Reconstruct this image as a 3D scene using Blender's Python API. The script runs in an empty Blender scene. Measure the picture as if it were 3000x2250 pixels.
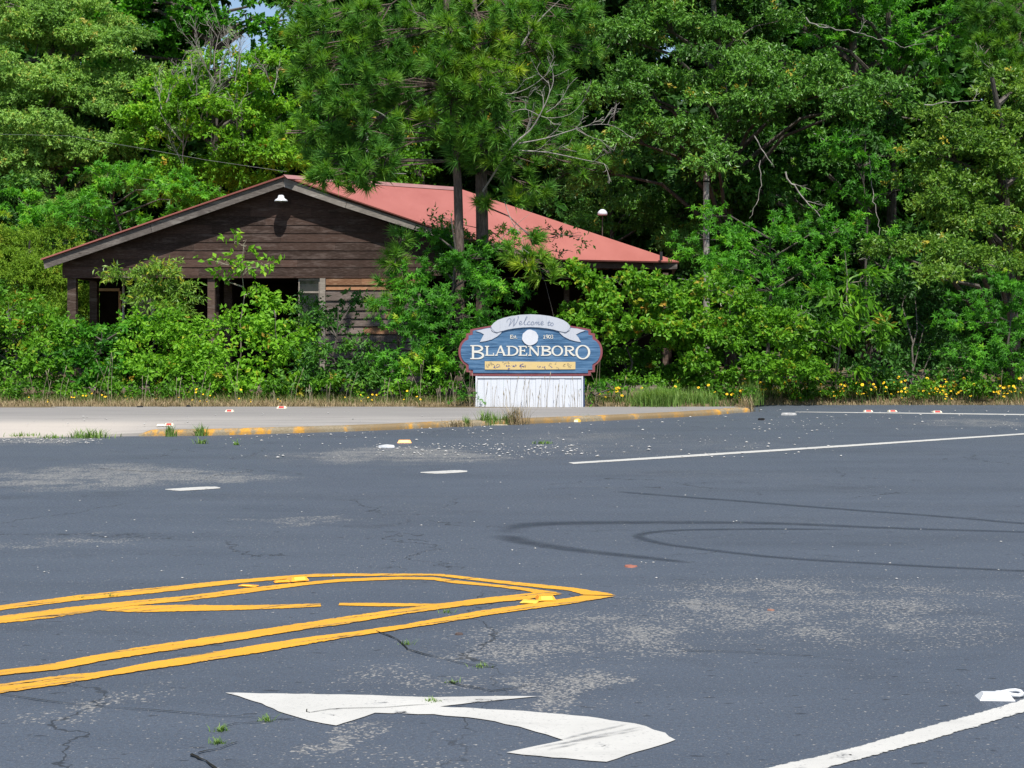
import bpy, bmesh, math, random
import numpy as np
from mathutils import Vector, Matrix

random.seed(7)
C = bpy.context.scene.collection
SC = bpy.context.scene

# ------------------------------------------------------------------ camera, sky, sun, exposure
EYE = 1.6                 # lens height above the road
FL = 4300.0               # focal length in photo pixels (3000 px wide)
HOR = 966.0               # row of the horizon
cam_data = bpy.data.cameras.new('camera')
cam_data.sensor_width = 36.0
cam_data.lens = 36.0 * FL / 3000.0
cam_data.shift_y = -(1125.0 - HOR) / 3000.0 * 1.0
cam_data.clip_start = 0.1
cam_data.clip_end = 1500.0
cam = bpy.data.objects.new('camera', cam_data)
cam.location = (0, 0, EYE)
cam.rotation_euler = (math.radians(90), 0, 0)
C.objects.link(cam)
SC.camera = cam

SUN_EL, SUN_AZ = 62.0, 168.0         # degrees; azimuth clockwise from +Y (the way the lens looks)
world = bpy.data.worlds.new('World')
SC.world = world
world.use_nodes = True
wn = world.node_tree
wn.nodes.clear()
sky = wn.nodes.new('ShaderNodeTexSky')
sky.sky_type = 'NISHITA'
sky.sun_disc = False
sky.sun_elevation = math.radians(SUN_EL)
sky.sun_rotation = math.radians(SUN_AZ)
sky.air_density = 1.0
sky.dust_density = 0.6
bg = wn.nodes.new('ShaderNodeBackground')
bg.inputs['Strength'].default_value = 0.105
wo = wn.nodes.new('ShaderNodeOutputWorld')
wn.links.new(sky.outputs[0], bg.inputs['Color'])
wn.links.new(bg.outputs[0], wo.inputs['Surface'])

sun_data = bpy.data.lights.new('sun', 'SUN')
sun_data.energy = 5.0
sun_data.angle = math.radians(0.5)
sun_data.color = (1.0, 0.96, 0.88)
sun = bpy.data.objects.new('sun', sun_data)
el, az = math.radians(SUN_EL), math.radians(SUN_AZ)
to_sun = Vector((math.sin(az) * math.cos(el), math.cos(az) * math.cos(el), math.sin(el)))
sun.rotation_euler = to_sun.to_track_quat('Z', 'Y').to_euler()
sun.location = (0, -20, 40)
C.objects.link(sun)

SC.view_settings.view_transform = 'Standard'
SC.view_settings.look = 'None'
SC.view_settings.gamma = 1.0
SC.view_settings.exposure = 0.52
SC.view_settings.use_curve_mapping = False
SC.cycles.max_bounces = 8
SC.cycles.diffuse_bounces = 3
SC.cycles.glossy_bounces = 2
SC.cycles.transmission_bounces = 5
SC.cycles.caustics_reflective = False
SC.cycles.caustics_refractive = False

# ------------------------------------------------------------------ helpers
def P(u, v, Y):
    """a point at distance Y that the photo shows at column u, row v"""
    return Vector(((u - 1500.0) / FL * Y, Y, EYE + (HOR - v) / FL * Y))

def G(u, v, z=0.0):
    """a point of the level ground (height z)"""
    Y = (EYE - z) * FL / (v - HOR)
    return Vector(((u - 1500.0) / FL * Y, Y, z))

def tag(o, label=None, cat=None, group=None, kind=None):
    if label: o['label'] = label
    if cat: o['category'] = cat
    if group: o['group'] = group
    if kind: o['kind'] = kind
    return o

def empty(name, loc=(0, 0, 0), label=None, cat=None, group=None):
    o = bpy.data.objects.new(name, None)
    o.location = loc
    o.empty_display_size = 0.2
    C.objects.link(o)
    return tag(o, label, cat, group)

def link(name, me, parent=None, keep_world=True):
    o = bpy.data.objects.new(name, me)
    C.objects.link(o)
    if parent is not None:
        o.parent = parent
        if keep_world:
            o.matrix_parent_inverse = parent.matrix_basis.inverted()
    return o

def copy_tree(o, parent=None):
    c = o.copy()
    C.objects.link(c)
    if parent is not None:
        c.parent = parent
    for ch in list(o.children):
        copy_tree(ch, c)
    return c

class Acc:
    """collects vertices and faces (numpy) for one mesh"""
    def __init__(s):
        s.v, s.f, s.a, s.n = [], [], [], 0
    def add(s, V, F, tint=0.5):
        V = np.asarray(V, dtype=np.float32).reshape(-1, 3)
        F = np.asarray(F, dtype=np.int32)
        s.v.append(V); s.f.append(F + s.n)
        s.n += len(V)
        t = np.full(len(F), tint, np.float32) if np.isscalar(tint) else np.asarray(tint, np.float32)
        s.a.append(t)
        return s
    def box(s, x0, x1, y0, y1, z0, z1, tint=0.5):
        V = [(x0,y0,z0),(x1,y0,z0),(x1,y1,z0),(x0,y1,z0),(x0,y0,z1),(x1,y0,z1),(x1,y1,z1),(x0,y1,z1)]
        return s.add(V, [(0,3,2,1),(4,5,6,7),(0,1,5,4),(1,2,6,5),(2,3,7,6),(3,0,4,7)], tint)
    def tube(s, pts, radii, sides=6, tint=0.5, cap=True):
        pts = [Vector(p) for p in pts]
        if np.isscalar(radii): radii = [radii] * len(pts)
        V = []
        ref = Vector((0.31, 0.87, 0.39))
        for i, p in enumerate(pts):
            d = (pts[min(i + 1, len(pts) - 1)] - pts[max(i - 1, 0)])
            if d.length < 1e-9: d = Vector((0, 0, 1))
            d.normalize()
            a = d.cross(ref)
            if a.length < 1e-4: a = d.cross(Vector((1, 0, 0)))
            a.normalize(); b = d.cross(a)
            for k in range(sides):
                th = 2 * math.pi * k / sides
                V.append(p + (a * math.cos(th) + b * math.sin(th)) * radii[i])
        F = []
        for i in range(len(pts) - 1):
            for k in range(sides):
                k2 = (k + 1) % sides
                F.append((i * sides + k, i * sides + k2, (i + 1) * sides + k2, (i + 1) * sides + k))
        return s.add([tuple(x) for x in V], F, tint)
    def build(s, name, m, parent=None, smooth=False, kind=None, edge=None):
        V = np.concatenate(s.v)
        me = bpy.data.meshes.new(name)
        me.vertices.add(len(V))
        me.vertices.foreach_set('co', V.ravel())
        sizes = np.concatenate([np.full(len(f), f.shape[1], np.int32) for f in s.f])
        loops = np.concatenate([f.ravel() for f in s.f])
        starts = np.zeros(len(sizes), np.int32)
        starts[1:] = np.cumsum(sizes)[:-1]
        me.loops.add(len(loops))
        me.loops.foreach_set('vertex_index', loops)
        me.polygons.add(len(sizes))
        me.polygons.foreach_set('loop_start', starts)
        me.polygons.foreach_set('use_smooth', np.full(len(sizes), bool(smooth)))
        at = me.attributes.new('tint', 'FLOAT', 'FACE')
        at.data.foreach_set('value', np.concatenate(s.a))
        if edge is not None:
            me.attributes.new('edge', 'FLOAT', 'POINT').data.foreach_set('value', np.asarray(edge, np.float32))
        me.update(calc_edges=True)
        me.validate(clean_customdata=False)
        me.materials.append(m)
        o = link(name, me, parent)
        if kind: o['kind'] = kind
        return o

def poly_mesh(name, pts, m, parent=None, thick=0.0, axis=(0, 0, 1), kind=None, jit=0.0, step=0.0, rng=None):
    """a flat polygon (concave allowed), thickened along -axis when thick > 0"""
    pts = [Vector(p) for p in pts]
    if step > 0:
        out = []
        for i, p in enumerate(pts):
            q = pts[(i + 1) % len(pts)]
            n = max(1, int((q - p).length / step))
            for k in range(n):
                w = p.lerp(q, k / n)
                if jit and k: w = w + Vector((rng.uniform(-jit, jit), rng.uniform(-jit, jit), 0))
                out.append(w)
        pts = out
    bm = bmesh.new()
    vs = [bm.verts.new(p) for p in pts]
    f = bm.faces.new(vs)
    f.normal_update()
    ax = Vector(axis)
    if f.normal.dot(ax) < 0: f.normal_flip()
    if thick > 0:
        r = bmesh.ops.extrude_face_region(bm, geom=[f], use_keep_orig=True)
        mv = [g for g in r['geom'] if isinstance(g, bmesh.types.BMVert)]
        bmesh.ops.translate(bm, verts=mv, vec=-ax * thick)
    bmesh.ops.triangulate(bm, faces=[fc for fc in bm.faces if len(fc.verts) > 4])
    bmesh.ops.recalc_face_normals(bm, faces=bm.faces)
    if thick <= 0:
        for fc in bm.faces:
            fc.normal_update()
            if fc.normal.dot(ax) < 0: fc.normal_flip()
    me = bpy.data.meshes.new(name)
    bm.to_mesh(me); bm.free()
    me.materials.append(m)
    o = link(name, me, parent)
    if kind: o['kind'] = kind
    return o

# ------------------------------------------------------------------ materials
class N:
    """tiny node builder"""
    def __init__(s, name):
        s.m = bpy.data.materials.new(name)
        s.m.use_nodes = True
        s.t = s.m.node_tree
        s.t.nodes.clear()
        s.out = s.t.nodes.new('ShaderNodeOutputMaterial')
        s.b = s.t.nodes.new('ShaderNodeBsdfPrincipled')
        s.t.links.new(s.b.outputs[0], s.out.inputs[0])
        s.b.inputs['Specular IOR Level'].default_value = 0.3
    def node(s, k, **kw):
        n = s.t.nodes.new(k)
        for a, b in kw.items():
            setattr(n, a, b)
        return n
    def put(s, sock, val):
        if hasattr(val, 'node'): s.t.links.new(val, sock)
        else: sock.default_value = val
    def coord(s, which='Object', scale=(1, 1, 1), loc=(0, 0, 0), rot=(0, 0, 0)):
        c = s.node('ShaderNodeTexCoord'); mp = s.node('ShaderNodeMapping')
        s.t.links.new(c.outputs[which], mp.inputs[0])
        mp.inputs['Scale'].default_value = scale
        mp.inputs['Location'].default_value = loc
        mp.inputs['Rotation'].default_value = rot
        return mp.outputs[0]
    def pos(s, scale=(1, 1, 1), loc=(0, 0, 0)):
        g = s.node('ShaderNodeNewGeometry'); mp = s.node('ShaderNodeMapping')
        s.t.links.new(g.outputs['Position'], mp.inputs[0])
        mp.inputs['Scale'].default_value = scale
        mp.inputs['Location'].default_value = loc
        return mp.outputs[0]
    def noise(s, vec, scale, detail=3.0, rough=0.55, dist=0.0):
        n = s.node('ShaderNodeTexNoise')
        s.put(n.inputs['Vector'], vec); n.inputs['Scale'].default_value = scale
        n.inputs['Detail'].default_value = detail; n.inputs['Roughness'].default_value = rough
        n.inputs['Distortion'].default_value = dist
        return n.outputs['Fac']
    def math(s, op, a, b=0.0, clamp=False):
        n = s.node('ShaderNodeMath', operation=op, use_clamp=clamp)
        s.put(n.inputs[0], a); s.put(n.inputs[1], b)
        return n.outputs[0]
    def ss(s, val, lo, hi, a=0.0, b=1.0):
        n = s.node('ShaderNodeMapRange', interpolation_type='SMOOTHSTEP')
        s.put(n.inputs['Value'], val)
        s.put(n.inputs['From Min'], lo); s.put(n.inputs['From Max'], hi)
        s.put(n.inputs['To Min'], a); s.put(n.inputs['To Max'], b)
        return n.outputs[0]
    def ramp(s, fac, stops, mode='LINEAR'):
        n = s.node('ShaderNodeValToRGB')
        n.color_ramp.interpolation = mode
        e = n.color_ramp.elements
        while len(e) < len(stops): e.new(0.5)
        for k, (p, c) in enumerate(stops):
            e[k].position = p; e[k].color = (*c, 1)
        s.put(n.inputs[0], fac)
        return n.outputs[0]
    def mix(s, fac, a, b, mode='MIX'):
        n = s.node('ShaderNodeMix', data_type='RGBA', blend_type=mode)
        s.put(n.inputs[0], fac)
        s.put(n.inputs[6], (*a, 1) if isinstance(a, tuple) else a)
        s.put(n.inputs[7], (*b, 1) if isinstance(b, tuple) else b)
        return n.outputs[2]
    def bump(s, h, strength=0.3, dist=0.01):
        n = s.node('ShaderNodeBump')
        n.inputs['Strength'].default_value = strength; n.inputs['Distance'].default_value = dist
        s.put(n.inputs['Height'], h)
        s.t.links.new(n.outputs[0], s.b.inputs['Normal'])
    def set(s, base=None, rough=None, metal=None, spec=None):
        if base is not None: s.put(s.b.inputs['Base Color'], (*base, 1) if isinstance(base, tuple) else base)
        if rough is not None: s.put(s.b.inputs['Roughness'], rough)
        if metal is not None: s.b.inputs['Metallic'].default_value = metal
        if spec is not None: s.b.inputs['Specular IOR Level'].default_value = spec
        return s.m
    def see_through(s, fac):
        """worn away where fac is 0"""
        tr = s.node('ShaderNodeBsdfTransparent'); mx = s.node('ShaderNodeMixShader')
        s.put(mx.inputs[0], fac)
        s.t.links.new(tr.outputs[0], mx.inputs[1]); s.t.links.new(s.b.outputs[0], mx.inputs[2])
        s.t.links.new(mx.outputs[0], s.out.inputs[0])
    def attr(s, name):
        a = s.node('ShaderNodeAttribute'); a.attribute_name = name
        return a.outputs['Fac']
    def tint(s):
        a = s.node('ShaderNodeAttribute'); a.attribute_name = 'tint'
        return a.outputs['Fac']
    def rnd(s):
        return s.node('ShaderNodeObjectInfo').outputs['Random']

def plain(name, col, rough=0.6, spec=0.3, var=0.12, sc=12.0, metal=0.0):
    n = N(name)
    f = n.noise(n.coord('Object'), sc, 4)
    lo = tuple(c * (1 - var) for c in col); hi = tuple(min(1, c * (1 + var)) for c in col)
    n.set(n.ramp(f, [(0.3, lo), (0.7, hi)]), rough, metal, spec)
    return n.m

def leaf_mat(name, stops, rough=0.45, spec=0.35, trans=0.35, tcol=1.6, gain=True, ex=1.0):
    n = N(name)
    if gain: stops = [(p, (min(0.45, c[0] * 1.7 * ex), min(0.5, c[1] * 1.9 * ex), c[2] * 1.05 * ex)) for p, c in stops]
    c = n.ramp(n.tint(), stops)
    n.set(c, rough + 0.08, 0, spec * 0.55)
    tr = n.node('ShaderNodeBsdfTranslucent')
    n.put(tr.inputs[0], n.mix(1.0, c, (1.25 * tcol / 1.6, 1.3 * tcol / 1.6, 0.55 * tcol / 1.6), 'MULTIPLY'))
    mx = n.node('ShaderNodeMixShader')
    mx.inputs[0].default_value = trans
    n.t.links.new(n.b.outputs[0], mx.inputs[1]); n.t.links.new(tr.outputs[0], mx.inputs[2])
    n.t.links.new(mx.outputs[0], n.out.inputs[0])
    return n.m
# ------------------------------------------------------------------ road, pavement, verge
rngp = random.Random(3)

def asphalt_material():
    n = N('worn_asphalt')
    p = n.pos()
    big = n.noise(p, 0.35, 3)
    mid = n.noise(n.pos((0.5, 1.4, 1)), 1.6, 4)
    fine = n.noise(p, 45.0, 2)
    speckn = n.noise(p, 46.0, 1.5, 0.5)
    speckb = n.noise(n.pos((0.8, 1.2, 1), (7, 3, 0)), 20.0, 2, 0.6)
    # worn patches where the pale aggregate shows, each at its own place
    wob = n.node('ShaderNodeTexNoise'); n.put(wob.inputs['Vector'], p)
    wob.inputs['Scale'].default_value = 1.3; wob.inputs['Detail'].default_value = 5; wob.inputs['Roughness'].default_value = 0.65
    wv = n.node('ShaderNodeVectorMath', operation='SUBTRACT'); n.put(wv.inputs[0], wob.outputs['Color']); wv.inputs[1].default_value = (0.5, 0.5, 0.5)
    ws = n.node('ShaderNodeVectorMath', operation='SCALE'); n.put(ws.inputs[0], wv.outputs[0]); ws.inputs['Scale'].default_value = 2.0
    pw = n.node('ShaderNodeVectorMath', operation='ADD'); n.put(pw.inputs[0], p); n.put(pw.inputs[1], ws.outputs[0])
    patches = [  # column, row, half width, half height in the photo, strength
        (280, 1395, 420, 45, 1.0), (1150, 1335, 420, 28, 0.85), (1900, 1300, 600, 40, 0.45), (860, 1525, 190, 14, 0.75),
        (1640, 1870, 480, 80, 0.8), (2420, 1780, 620, 120, 0.75), (1600, 2020, 240, 85, 1.0), (1180, 1990, 260, 50, 0.6),
        (120, 2075, 230, 30, 0.75), (930, 2165, 160, 45, 0.8), (2870, 1240, 230, 14, 0.8), (150, 1590, 220, 20, 0.7),
        (1790, 1428, 90, 6, 0.6), (420, 2050, 140, 14, 0.55), (100, 1288, 260, 16, 1.0), (640, 1400, 330, 14, 0.8), (1080, 2240, 500, 30, 0.4)]
    acc = None
    for (u, v, hu, hv, st) in patches:
        c = G(u, v); rx = hu / FL * c.y; ry = abs(G(u, v - hv).y - G(u, v + hv).y) / 2
        mp = n.node('ShaderNodeMapping', vector_type='POINT')
        n.t.links.new(pw.outputs[0], mp.inputs[0])
        mp.inputs['Scale'].default_value = (1 / rx, 1 / ry, 0)
        mp.inputs['Location'].default_value = (-c.x / rx, -c.y / ry, 0)
        ln = n.node('ShaderNodeVectorMath', operation='LENGTH'); n.t.links.new(mp.outputs[0], ln.inputs[0])
        w = n.ss(ln.outputs['Value'], 0.45, 1.25, st, 0.0)
        acc = w if acc is None else n.math('MAXIMUM', acc, w)
    rag = n.noise(n.pos((0.8, 1.3, 1), (3, 1, 0)), 2.6, 6, 0.75)
    acc = n.math('MULTIPLY', acc, n.ss(rag, 0.30, 0.58, 0.15, 1.0))
    wear = n.math('ADD', acc, n.ss(big, 0.45, 0.7, 0.0, 0.32))
    sp = n.ss(n.math('SUBTRACT', speckn, n.ss(wear, 0.0, 1.0, 0.665, 0.475)), 0.0, 0.06)
    sp3 = n.ss(n.math('SUBTRACT', speckb, n.ss(wear, 0.0, 1.0, 0.725, 0.565)), 0.0, 0.05)
    sp4 = n.ss(n.math('SUBTRACT', n.noise(n.pos((1.6, 0.45, 1), (17, 3, 0)), 6.5, 4, 0.75), n.ss(wear, 0.0, 1.0, 0.80, 0.47)), 0.0, 0.10)
    base = n.ramp(mid, [(0.25, (0.050, 0.063, 0.086)), (0.75, (0.068, 0.083, 0.109))])
    base = n.mix(n.ss(big, 0.35, 0.65, 0.0, 0.6), base, (0.062, 0.075, 0.098))
    lane = n.noise(n.pos((0.10, 1.0, 1), (4, 2, 0)), 1.1, 4, 0.6)
    base = n.mix(n.ss(lane, 0.45, 0.7, 0.0, 0.45), base, (0.038, 0.046, 0.061))
    stain = n.noise(n.pos((0.7, 1.1, 1), (9, 5, 0)), 0.9, 5, 0.7)
    base = n.mix(n.ss(stain, 0.56, 0.72, 0.0, 0.5), base, (0.032, 0.038, 0.050))
    fine2 = n.noise(p, 110.0, 2)
    base = n.mix(n.ss(fine, 0.35, 0.7, 0.0, 0.5), base, (0.028, 0.034, 0.046))
    base = n.mix(n.ss(fine2, 0.52, 0.70, 0.0, 0.6), base, (0.12, 0.125, 0.135))
    dark = n.ss(n.noise(n.pos((0.6, 1.4, 1), (31, 11, 0)), 13.0, 2.0), 0.67, 0.71)
    base = n.mix(n.math('MULTIPLY', dark, 0.7), base, (0.02, 0.022, 0.027))
    stone = n.ramp(n.noise(p, 90.0, 0), [(0.35, (0.10, 0.10, 0.102)), (0.65, (0.27, 0.26, 0.245))])
    base = n.mix(n.math('MULTIPLY', acc, 0.12, True), base, (0.075, 0.077, 0.08))
    base = n.mix(n.math('MULTIPLY', sp, 0.85), base, stone)
    base = n.mix(n.math('MULTIPLY', sp3, 0.8), base, stone)
    base = n.mix(n.math('MULTIPLY', sp4, 0.38), base, (0.20, 0.195, 0.185))
    crk = n.node('ShaderNodeTexVoronoi', feature='DISTANCE_TO_EDGE')
    cw = n.node('ShaderNodeVectorMath', operation='ADD'); n.put(cw.inputs[0], p)
    cw2 = n.node('ShaderNodeVectorMath', operation='SCALE'); n.put(cw2.inputs[0], wv.outputs[0]); cw2.inputs['Scale'].default_value = 0.8
    n.put(cw.inputs[1], cw2.outputs[0]); n.put(crk.inputs['Vector'], cw.outputs[0]); crk.inputs['Scale'].default_value = 0.33
    ck = n.math('MULTIPLY', n.ss(crk.outputs['Distance'], 0.0035, 0.0012), n.ss(n.noise(n.pos((1, 1, 1), (1, 8, 0)), 0.5, 3), 0.46, 0.58))
    base = n.mix(n.math('MULTIPLY', ck, 0.75), base, (0.015, 0.016, 0.018))
    n.set(base, n.ss(fine, 0.3, 0.7, 0.5, 0.75), 0, 0.45)
    n.bump(n.math('ADD', n.math('MULTIPLY', fine, 0.6), n.math('MULTIPLY', sp, 0.5)), 0.5, 0.006)
    return n.m

def paint_material(name, col, worn, amt=0.5, streak=(1, 1, 1), ang=0.0):
    n = N(name)
    g0 = n.node('ShaderNodeNewGeometry'); mp0 = n.node('ShaderNodeMapping', vector_type='TEXTURE')
    n.t.links.new(g0.outputs['Position'], mp0.inputs[0])
    mp0.inputs['Rotation'].default_value = (0, 0, math.radians(ang)); mp0.inputs['Scale'].default_value = tuple(1 / q for q in streak)
    p = mp0.outputs[0]
    w = n.noise(p, 5.0, 5, 0.7)
    g = n.noise(n.pos(), 55.0, 2)
    base = n.ramp(n.noise(n.pos(), 3.0, 4), [(0.3, tuple(c * 0.9 for c in col)), (0.7, col)])
    base = n.mix(n.ss(w, 0.60 - 0.1 * amt, 0.70 - 0.08 * amt, 0.0, 0.85), base, worn)
    base = n.mix(n.ss(g, 0.58, 0.75, 0.0, 0.45), base, worn)
    dirt = n.noise(n.pos((0.4, 1.6, 1), (6, 1, 0)), 2.3, 5, 0.7)
    base = n.mix(n.ss(dirt, 0.5, 0.75, 0.0, 0.35), base, tuple(c * 0.6 for c in col))
    n.set(base, 0.6, 0, 0.3)
    rag = n.noise(n.pos((1, 1, 1), (2, 2, 0)), 26.0, 4, 0.7)
    e = n.attr('edge')
    hole = n.ss(n.math('ADD', n.math('MULTIPLY', n.noise(n.pos((1, 1, 1), (8, 2, 0)), 34.0, 2), 0.3), n.math('MULTIPLY', w, 0.8)), 0.69 - 0.06 * amt, 0.73 - 0.06 * amt, 1.0, 0.0)
    n.see_through(n.math('MULTIPLY', n.ss(n.math('ADD', e, n.math('MULTIPLY', n.math('SUBTRACT', rag, 0.5), 1.0)), 0.08, 0.22), hole))
    return n.m

def concrete_material():
    n = N('weathered_concrete')
    p = n.pos()
    a = n.noise(n.pos((0.4, 2.6, 1)), 1.2, 6, 0.65)
    b = n.noise(p, 30.0, 3)
    base = n.ramp(a, [(0.25, (0.185, 0.175, 0.168)), (0.5, (0.25, 0.235, 0.222)), (0.75, (0.30, 0.28, 0.26))])
    sx = n.node('ShaderNodeSeparateXYZ'); n.put(sx.inputs[0], p)
    # the worn strip along the front left apron is paler; the back half is a greyer pour
    apron = n.math('MULTIPLY', n.ss(sx.outputs[0], -4.6, -7.0), n.ss(n.math('ADD', sx.outputs[1], n.math('MULTIPLY', a, 1.2)), 25.6, 24.3))
    base = n.mix(n.math('MULTIPLY', apron, 0.8), base, (0.42, 0.375, 0.33))
    back = n.ss(n.math('ADD', sx.outputs[1], n.math('MULTIPLY', a, 2.0)), 26.0, 27.4)
    base = n.mix(n.math('MULTIPLY', back, 0.55), base, (0.165, 0.158, 0.155))
    base = n.mix(n.ss(b, 0.62, 0.72, 0.0, 0.5), base, (0.15, 0.14, 0.13))
    line = n.noise(n.pos((0.12, 5.0, 1)), 2.2, 3)
    base = n.mix(n.ss(line, 0.66, 0.70, 0.0, 0.55), base, (0.14, 0.135, 0.13))
    n.set(base, 0.85, 0, 0.2)
    n.bump(b, 0.3, 0.004)
    return n.m

def kerb_paint_material():
    n = N('kerb_yellow_paint')
    p = n.pos()
    a = n.noise(n.pos((2.0, 1.0, 1)), 1.9, 5, 0.7)
    b = n.noise(n.pos((3, 1, 9)), 14.0, 3)
    conc = n.ramp(b, [(0.3, (0.15, 0.12, 0.07)), (0.7, (0.26, 0.22, 0.16))])
    yel = n.ramp(b, [(0.3, (0.40, 0.19, 0.02)), (0.7, (0.58, 0.29, 0.03))])
    base = n.mix(n.ss(a, 0.475, 0.63, 0.0, 0.88), conc, yel)
    dirt = n.noise(n.pos((1, 1, 1), (5, 5, 5)), 1.1, 3)
    base = n.mix(n.ss(dirt, 0.42, 0.6, 0.0, 0.75), base, (0.17, 0.115, 0.055))
    n.set(base, 0.8, 0, 0.2)
    n.bump(b, 0.4, 0.004)
    return n.m

def soil_material():
    n = N('verge_soil')
    f = n.noise(n.pos(), 6.0, 6, 0.7)
    n.set(n.ramp(f, [(0.3, (0.05, 0.042, 0.025)), (0.55, (0.13, 0.10, 0.06)), (0.8, (0.22, 0.175, 0.105))]), 0.95, 0, 0.1)
    n.bump(f, 0.6, 0.03)
    return n.m

M_ASPH = asphalt_material()
M_CONC = concrete_material()
M_KERB = kerb_paint_material()
M_SOIL = soil_material()
M_WHITE = paint_material('white_road_paint', (0.455, 0.445, 0.42), (0.22, 0.22, 0.22), 0.15)
M_YELLOW = paint_material('yellow_road_paint', (0.60, 0.30, 0.025), (0.15, 0.12, 0.07), 0.75, (0.35, 4.0, 1), 34.0)
M_RUBBER = plain('tyre_rubber_on_asphalt', (0.032, 0.036, 0.045), 0.7, 0.3, 0.25, 30)
M_CRACK = plain('crack_dirt', (0.02, 0.02, 0.018), 0.95, 0.05, 0.4, 60)

def sheet(name, x0, x1, y0, y1, z, m, nx=1, ny=1, f=None):
    a = Acc()
    xs = np.linspace(x0, x1, nx + 1); ys = np.linspace(y0, y1, ny + 1)
    X, Y = np.meshgrid(xs, ys)
    Z = np.full_like(X, z) if f is None else f(X, Y)
    V = np.stack([X.ravel(), Y.ravel(), Z.ravel()], 1)
    i = np.arange(nx)[None, :] + (np.arange(ny) * (nx + 1))[:, None]
    i = i.ravel()
    a.add(V, np.stack([i, i + 1, i + nx + 2, i + nx + 1], 1))
    return a.build(name, m, None, True, 'structure')

sheet('ground', -700, 700, -300, 1200, -0.06, M_SOIL)
road = sheet('road', -60, 60, -25, 31.4, 0.0, M_ASPH)

# verge: level with the pavement on the left, sloping up from the road edge on the right
def verge_z(X, Y):
    t = np.clip((X - 3.6) / 1.6, 0, 1)
    y0 = 28.3 + t * 2.75
    rise = np.clip((Y - y0) / (0.05 + 0.9 * t), -0.4, 1)
    bumpy = 0.02 * np.sin(X * 2.1 + Y) + 0.02 * np.sin(X * 0.7 - Y * 1.9)
    far = np.clip((Y - 34) / 10, 0, 1)
    return -0.03 + 0.12 * rise + bumpy * np.clip(rise, 0, 1) * (0.2 + far)
sheet('verge', -60, 60, 28.0, 95, 0, M_SOIL, 160, 140, verge_z)

# concrete pavement: top sheet plus a rounded kerb with worn yellow paint
front = [(-60.0, 20.9, 0.012), (-9.5, 21.3, 0.012), (-7.2, 21.75, 0.014), (-6.3, 21.95, 0.02), (-5.55, 22.1, 0.05)]
kp = [(452, 1278), (633, 1276), (800, 1271), (1000, 1265), (1160, 1259), (1316, 1251), (1542, 1242), (1768, 1233), (2000, 1222), (2090, 1216.5), (2167, 1209)]
kerb_line = [G(u, v) for u, v in kp]
kerb_line += [Vector((4.62, 28.45, 0)), Vector((4.55, 28.75, 0))]
KH = 0.085
a = Acc()
fr = [Vector(p) for p in front] + [Vector((p.x, p.y + 0.13, KH)) for p in kerb_line]
backY = 28.78
V, F = [], []
for p in fr:
    V.append((p.x, p.y, p.z)); V.append((p.x, max(p.y + 0.02, 25.0), max(0.085, p.z))); V.append((p.x, max(backY, p.y + 0.04), 0.092))
for i in range(len(fr) - 1):
    b = i * 3
    F += [(b, b + 3, b + 4, b + 1), (b + 1, b + 4, b + 5, b + 2)]
a.add(V, F)
# small skirt under the front edge of the apron
for i in range(len(front) - 1):
    p, q = Vector(front[i]), Vector(front[i + 1])
    a.add([(p.x, p.y, p.z), (p.x, p.y - 0.005, -0.02), (q.x, q.y - 0.005, -0.02), (q.x, q.y, q.z)], [(0, 1, 2, 3)])
pave = a.build('pavement', M_CONC, None, False, 'structure')
a = Acc()
prof = [(0.0, -0.02), (0.004, 0.04), (0.02, 0.068), (0.055, 0.083), (0.11, 0.089), (0.19, 0.0905)]
kl = [Vector((-5.6, 22.02, 0))] + kerb_line
V, F = [], []
fine_kl = []
for i in range(len(kl) - 1):
    for k in range(4): fine_kl.append(kl[i].lerp(kl[i + 1], k / 4))
fine_kl.append(kl[-1])
for i, p in enumerate(fine_kl):
    q0, q1 = fine_kl[max(i - 1, 0)], fine_kl[min(i + 1, len(fine_kl) - 1)]
    d = (q1 - q0); nrm = Vector((-d.y, d.x, 0)).normalized()
    hs = min(1.0, 0.35 + i * 0.2)
    for (o, z) in prof:
        V.append((p.x + nrm.x * o + 0.008 * math.sin(i * 2.3) * (z > 0), p.y + nrm.y * o, z * hs if z > 0 else z))
k = len(prof)
for i in range(len(fine_kl) - 1):
    for j in range(k - 1):
        F.append((i * k + j, (i + 1) * k + j, (i + 1) * k + j + 1, i * k + j + 1))
a.add(V, F)
a.build('kerb', M_KERB, None, True, 'structure')

# --- painted lines, from their upper and lower edges on the road
def band(name, top, bot, m, z=0.004, nstep=0.09, jit=0.008):
    def res(poly):
        g = [G(u, v, z) for u, v in poly]
        L = [0]
        for i in range(1, len(g)): L.append(L[-1] + (g[i] - g[i - 1]).length)
        return g, L
    gt, Lt = res(top); gb, Lb = res(bot)
    n = max(2, int(max(Lt[-1], Lb[-1]) / nstep))
    def at(g, L, f):
        s = f * L[-1]
        for i in range(1, len(g)):
            if s <= L[i] + 1e-9:
                return g[i - 1].lerp(g[i], (s - L[i - 1]) / max(1e-9, L[i] - L[i - 1]))
        return g[-1]
    a = Acc(); V, F = [], []
    for i in range(n + 1):
        f = i / n
        qt, qb = at(gt, Lt, f), at(gb, Lb, f)
        w = (qt - qb); w = w.normalized() * 0.012 if w.length > 1e-6 else w
        for q in (qt + w, qt.lerp(qb, 0.28), qt.lerp(qb, 0.72), qb - w):
            V.append((q.x + rngp.uniform(-jit, jit) * 0.5, q.y + rngp.uniform(-jit, jit) * 0.5, z))
    for i in range(n):
        for j in range(3):
            F.append((4 * i + j + 1, 4 * i + j + 5, 4 * i + j + 4, 4 * i + j))
    a.add(V, F)
    return a.build(name, m, None, False, 'structure', edge=[0, 1, 1, 0] * (n + 1))

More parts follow.
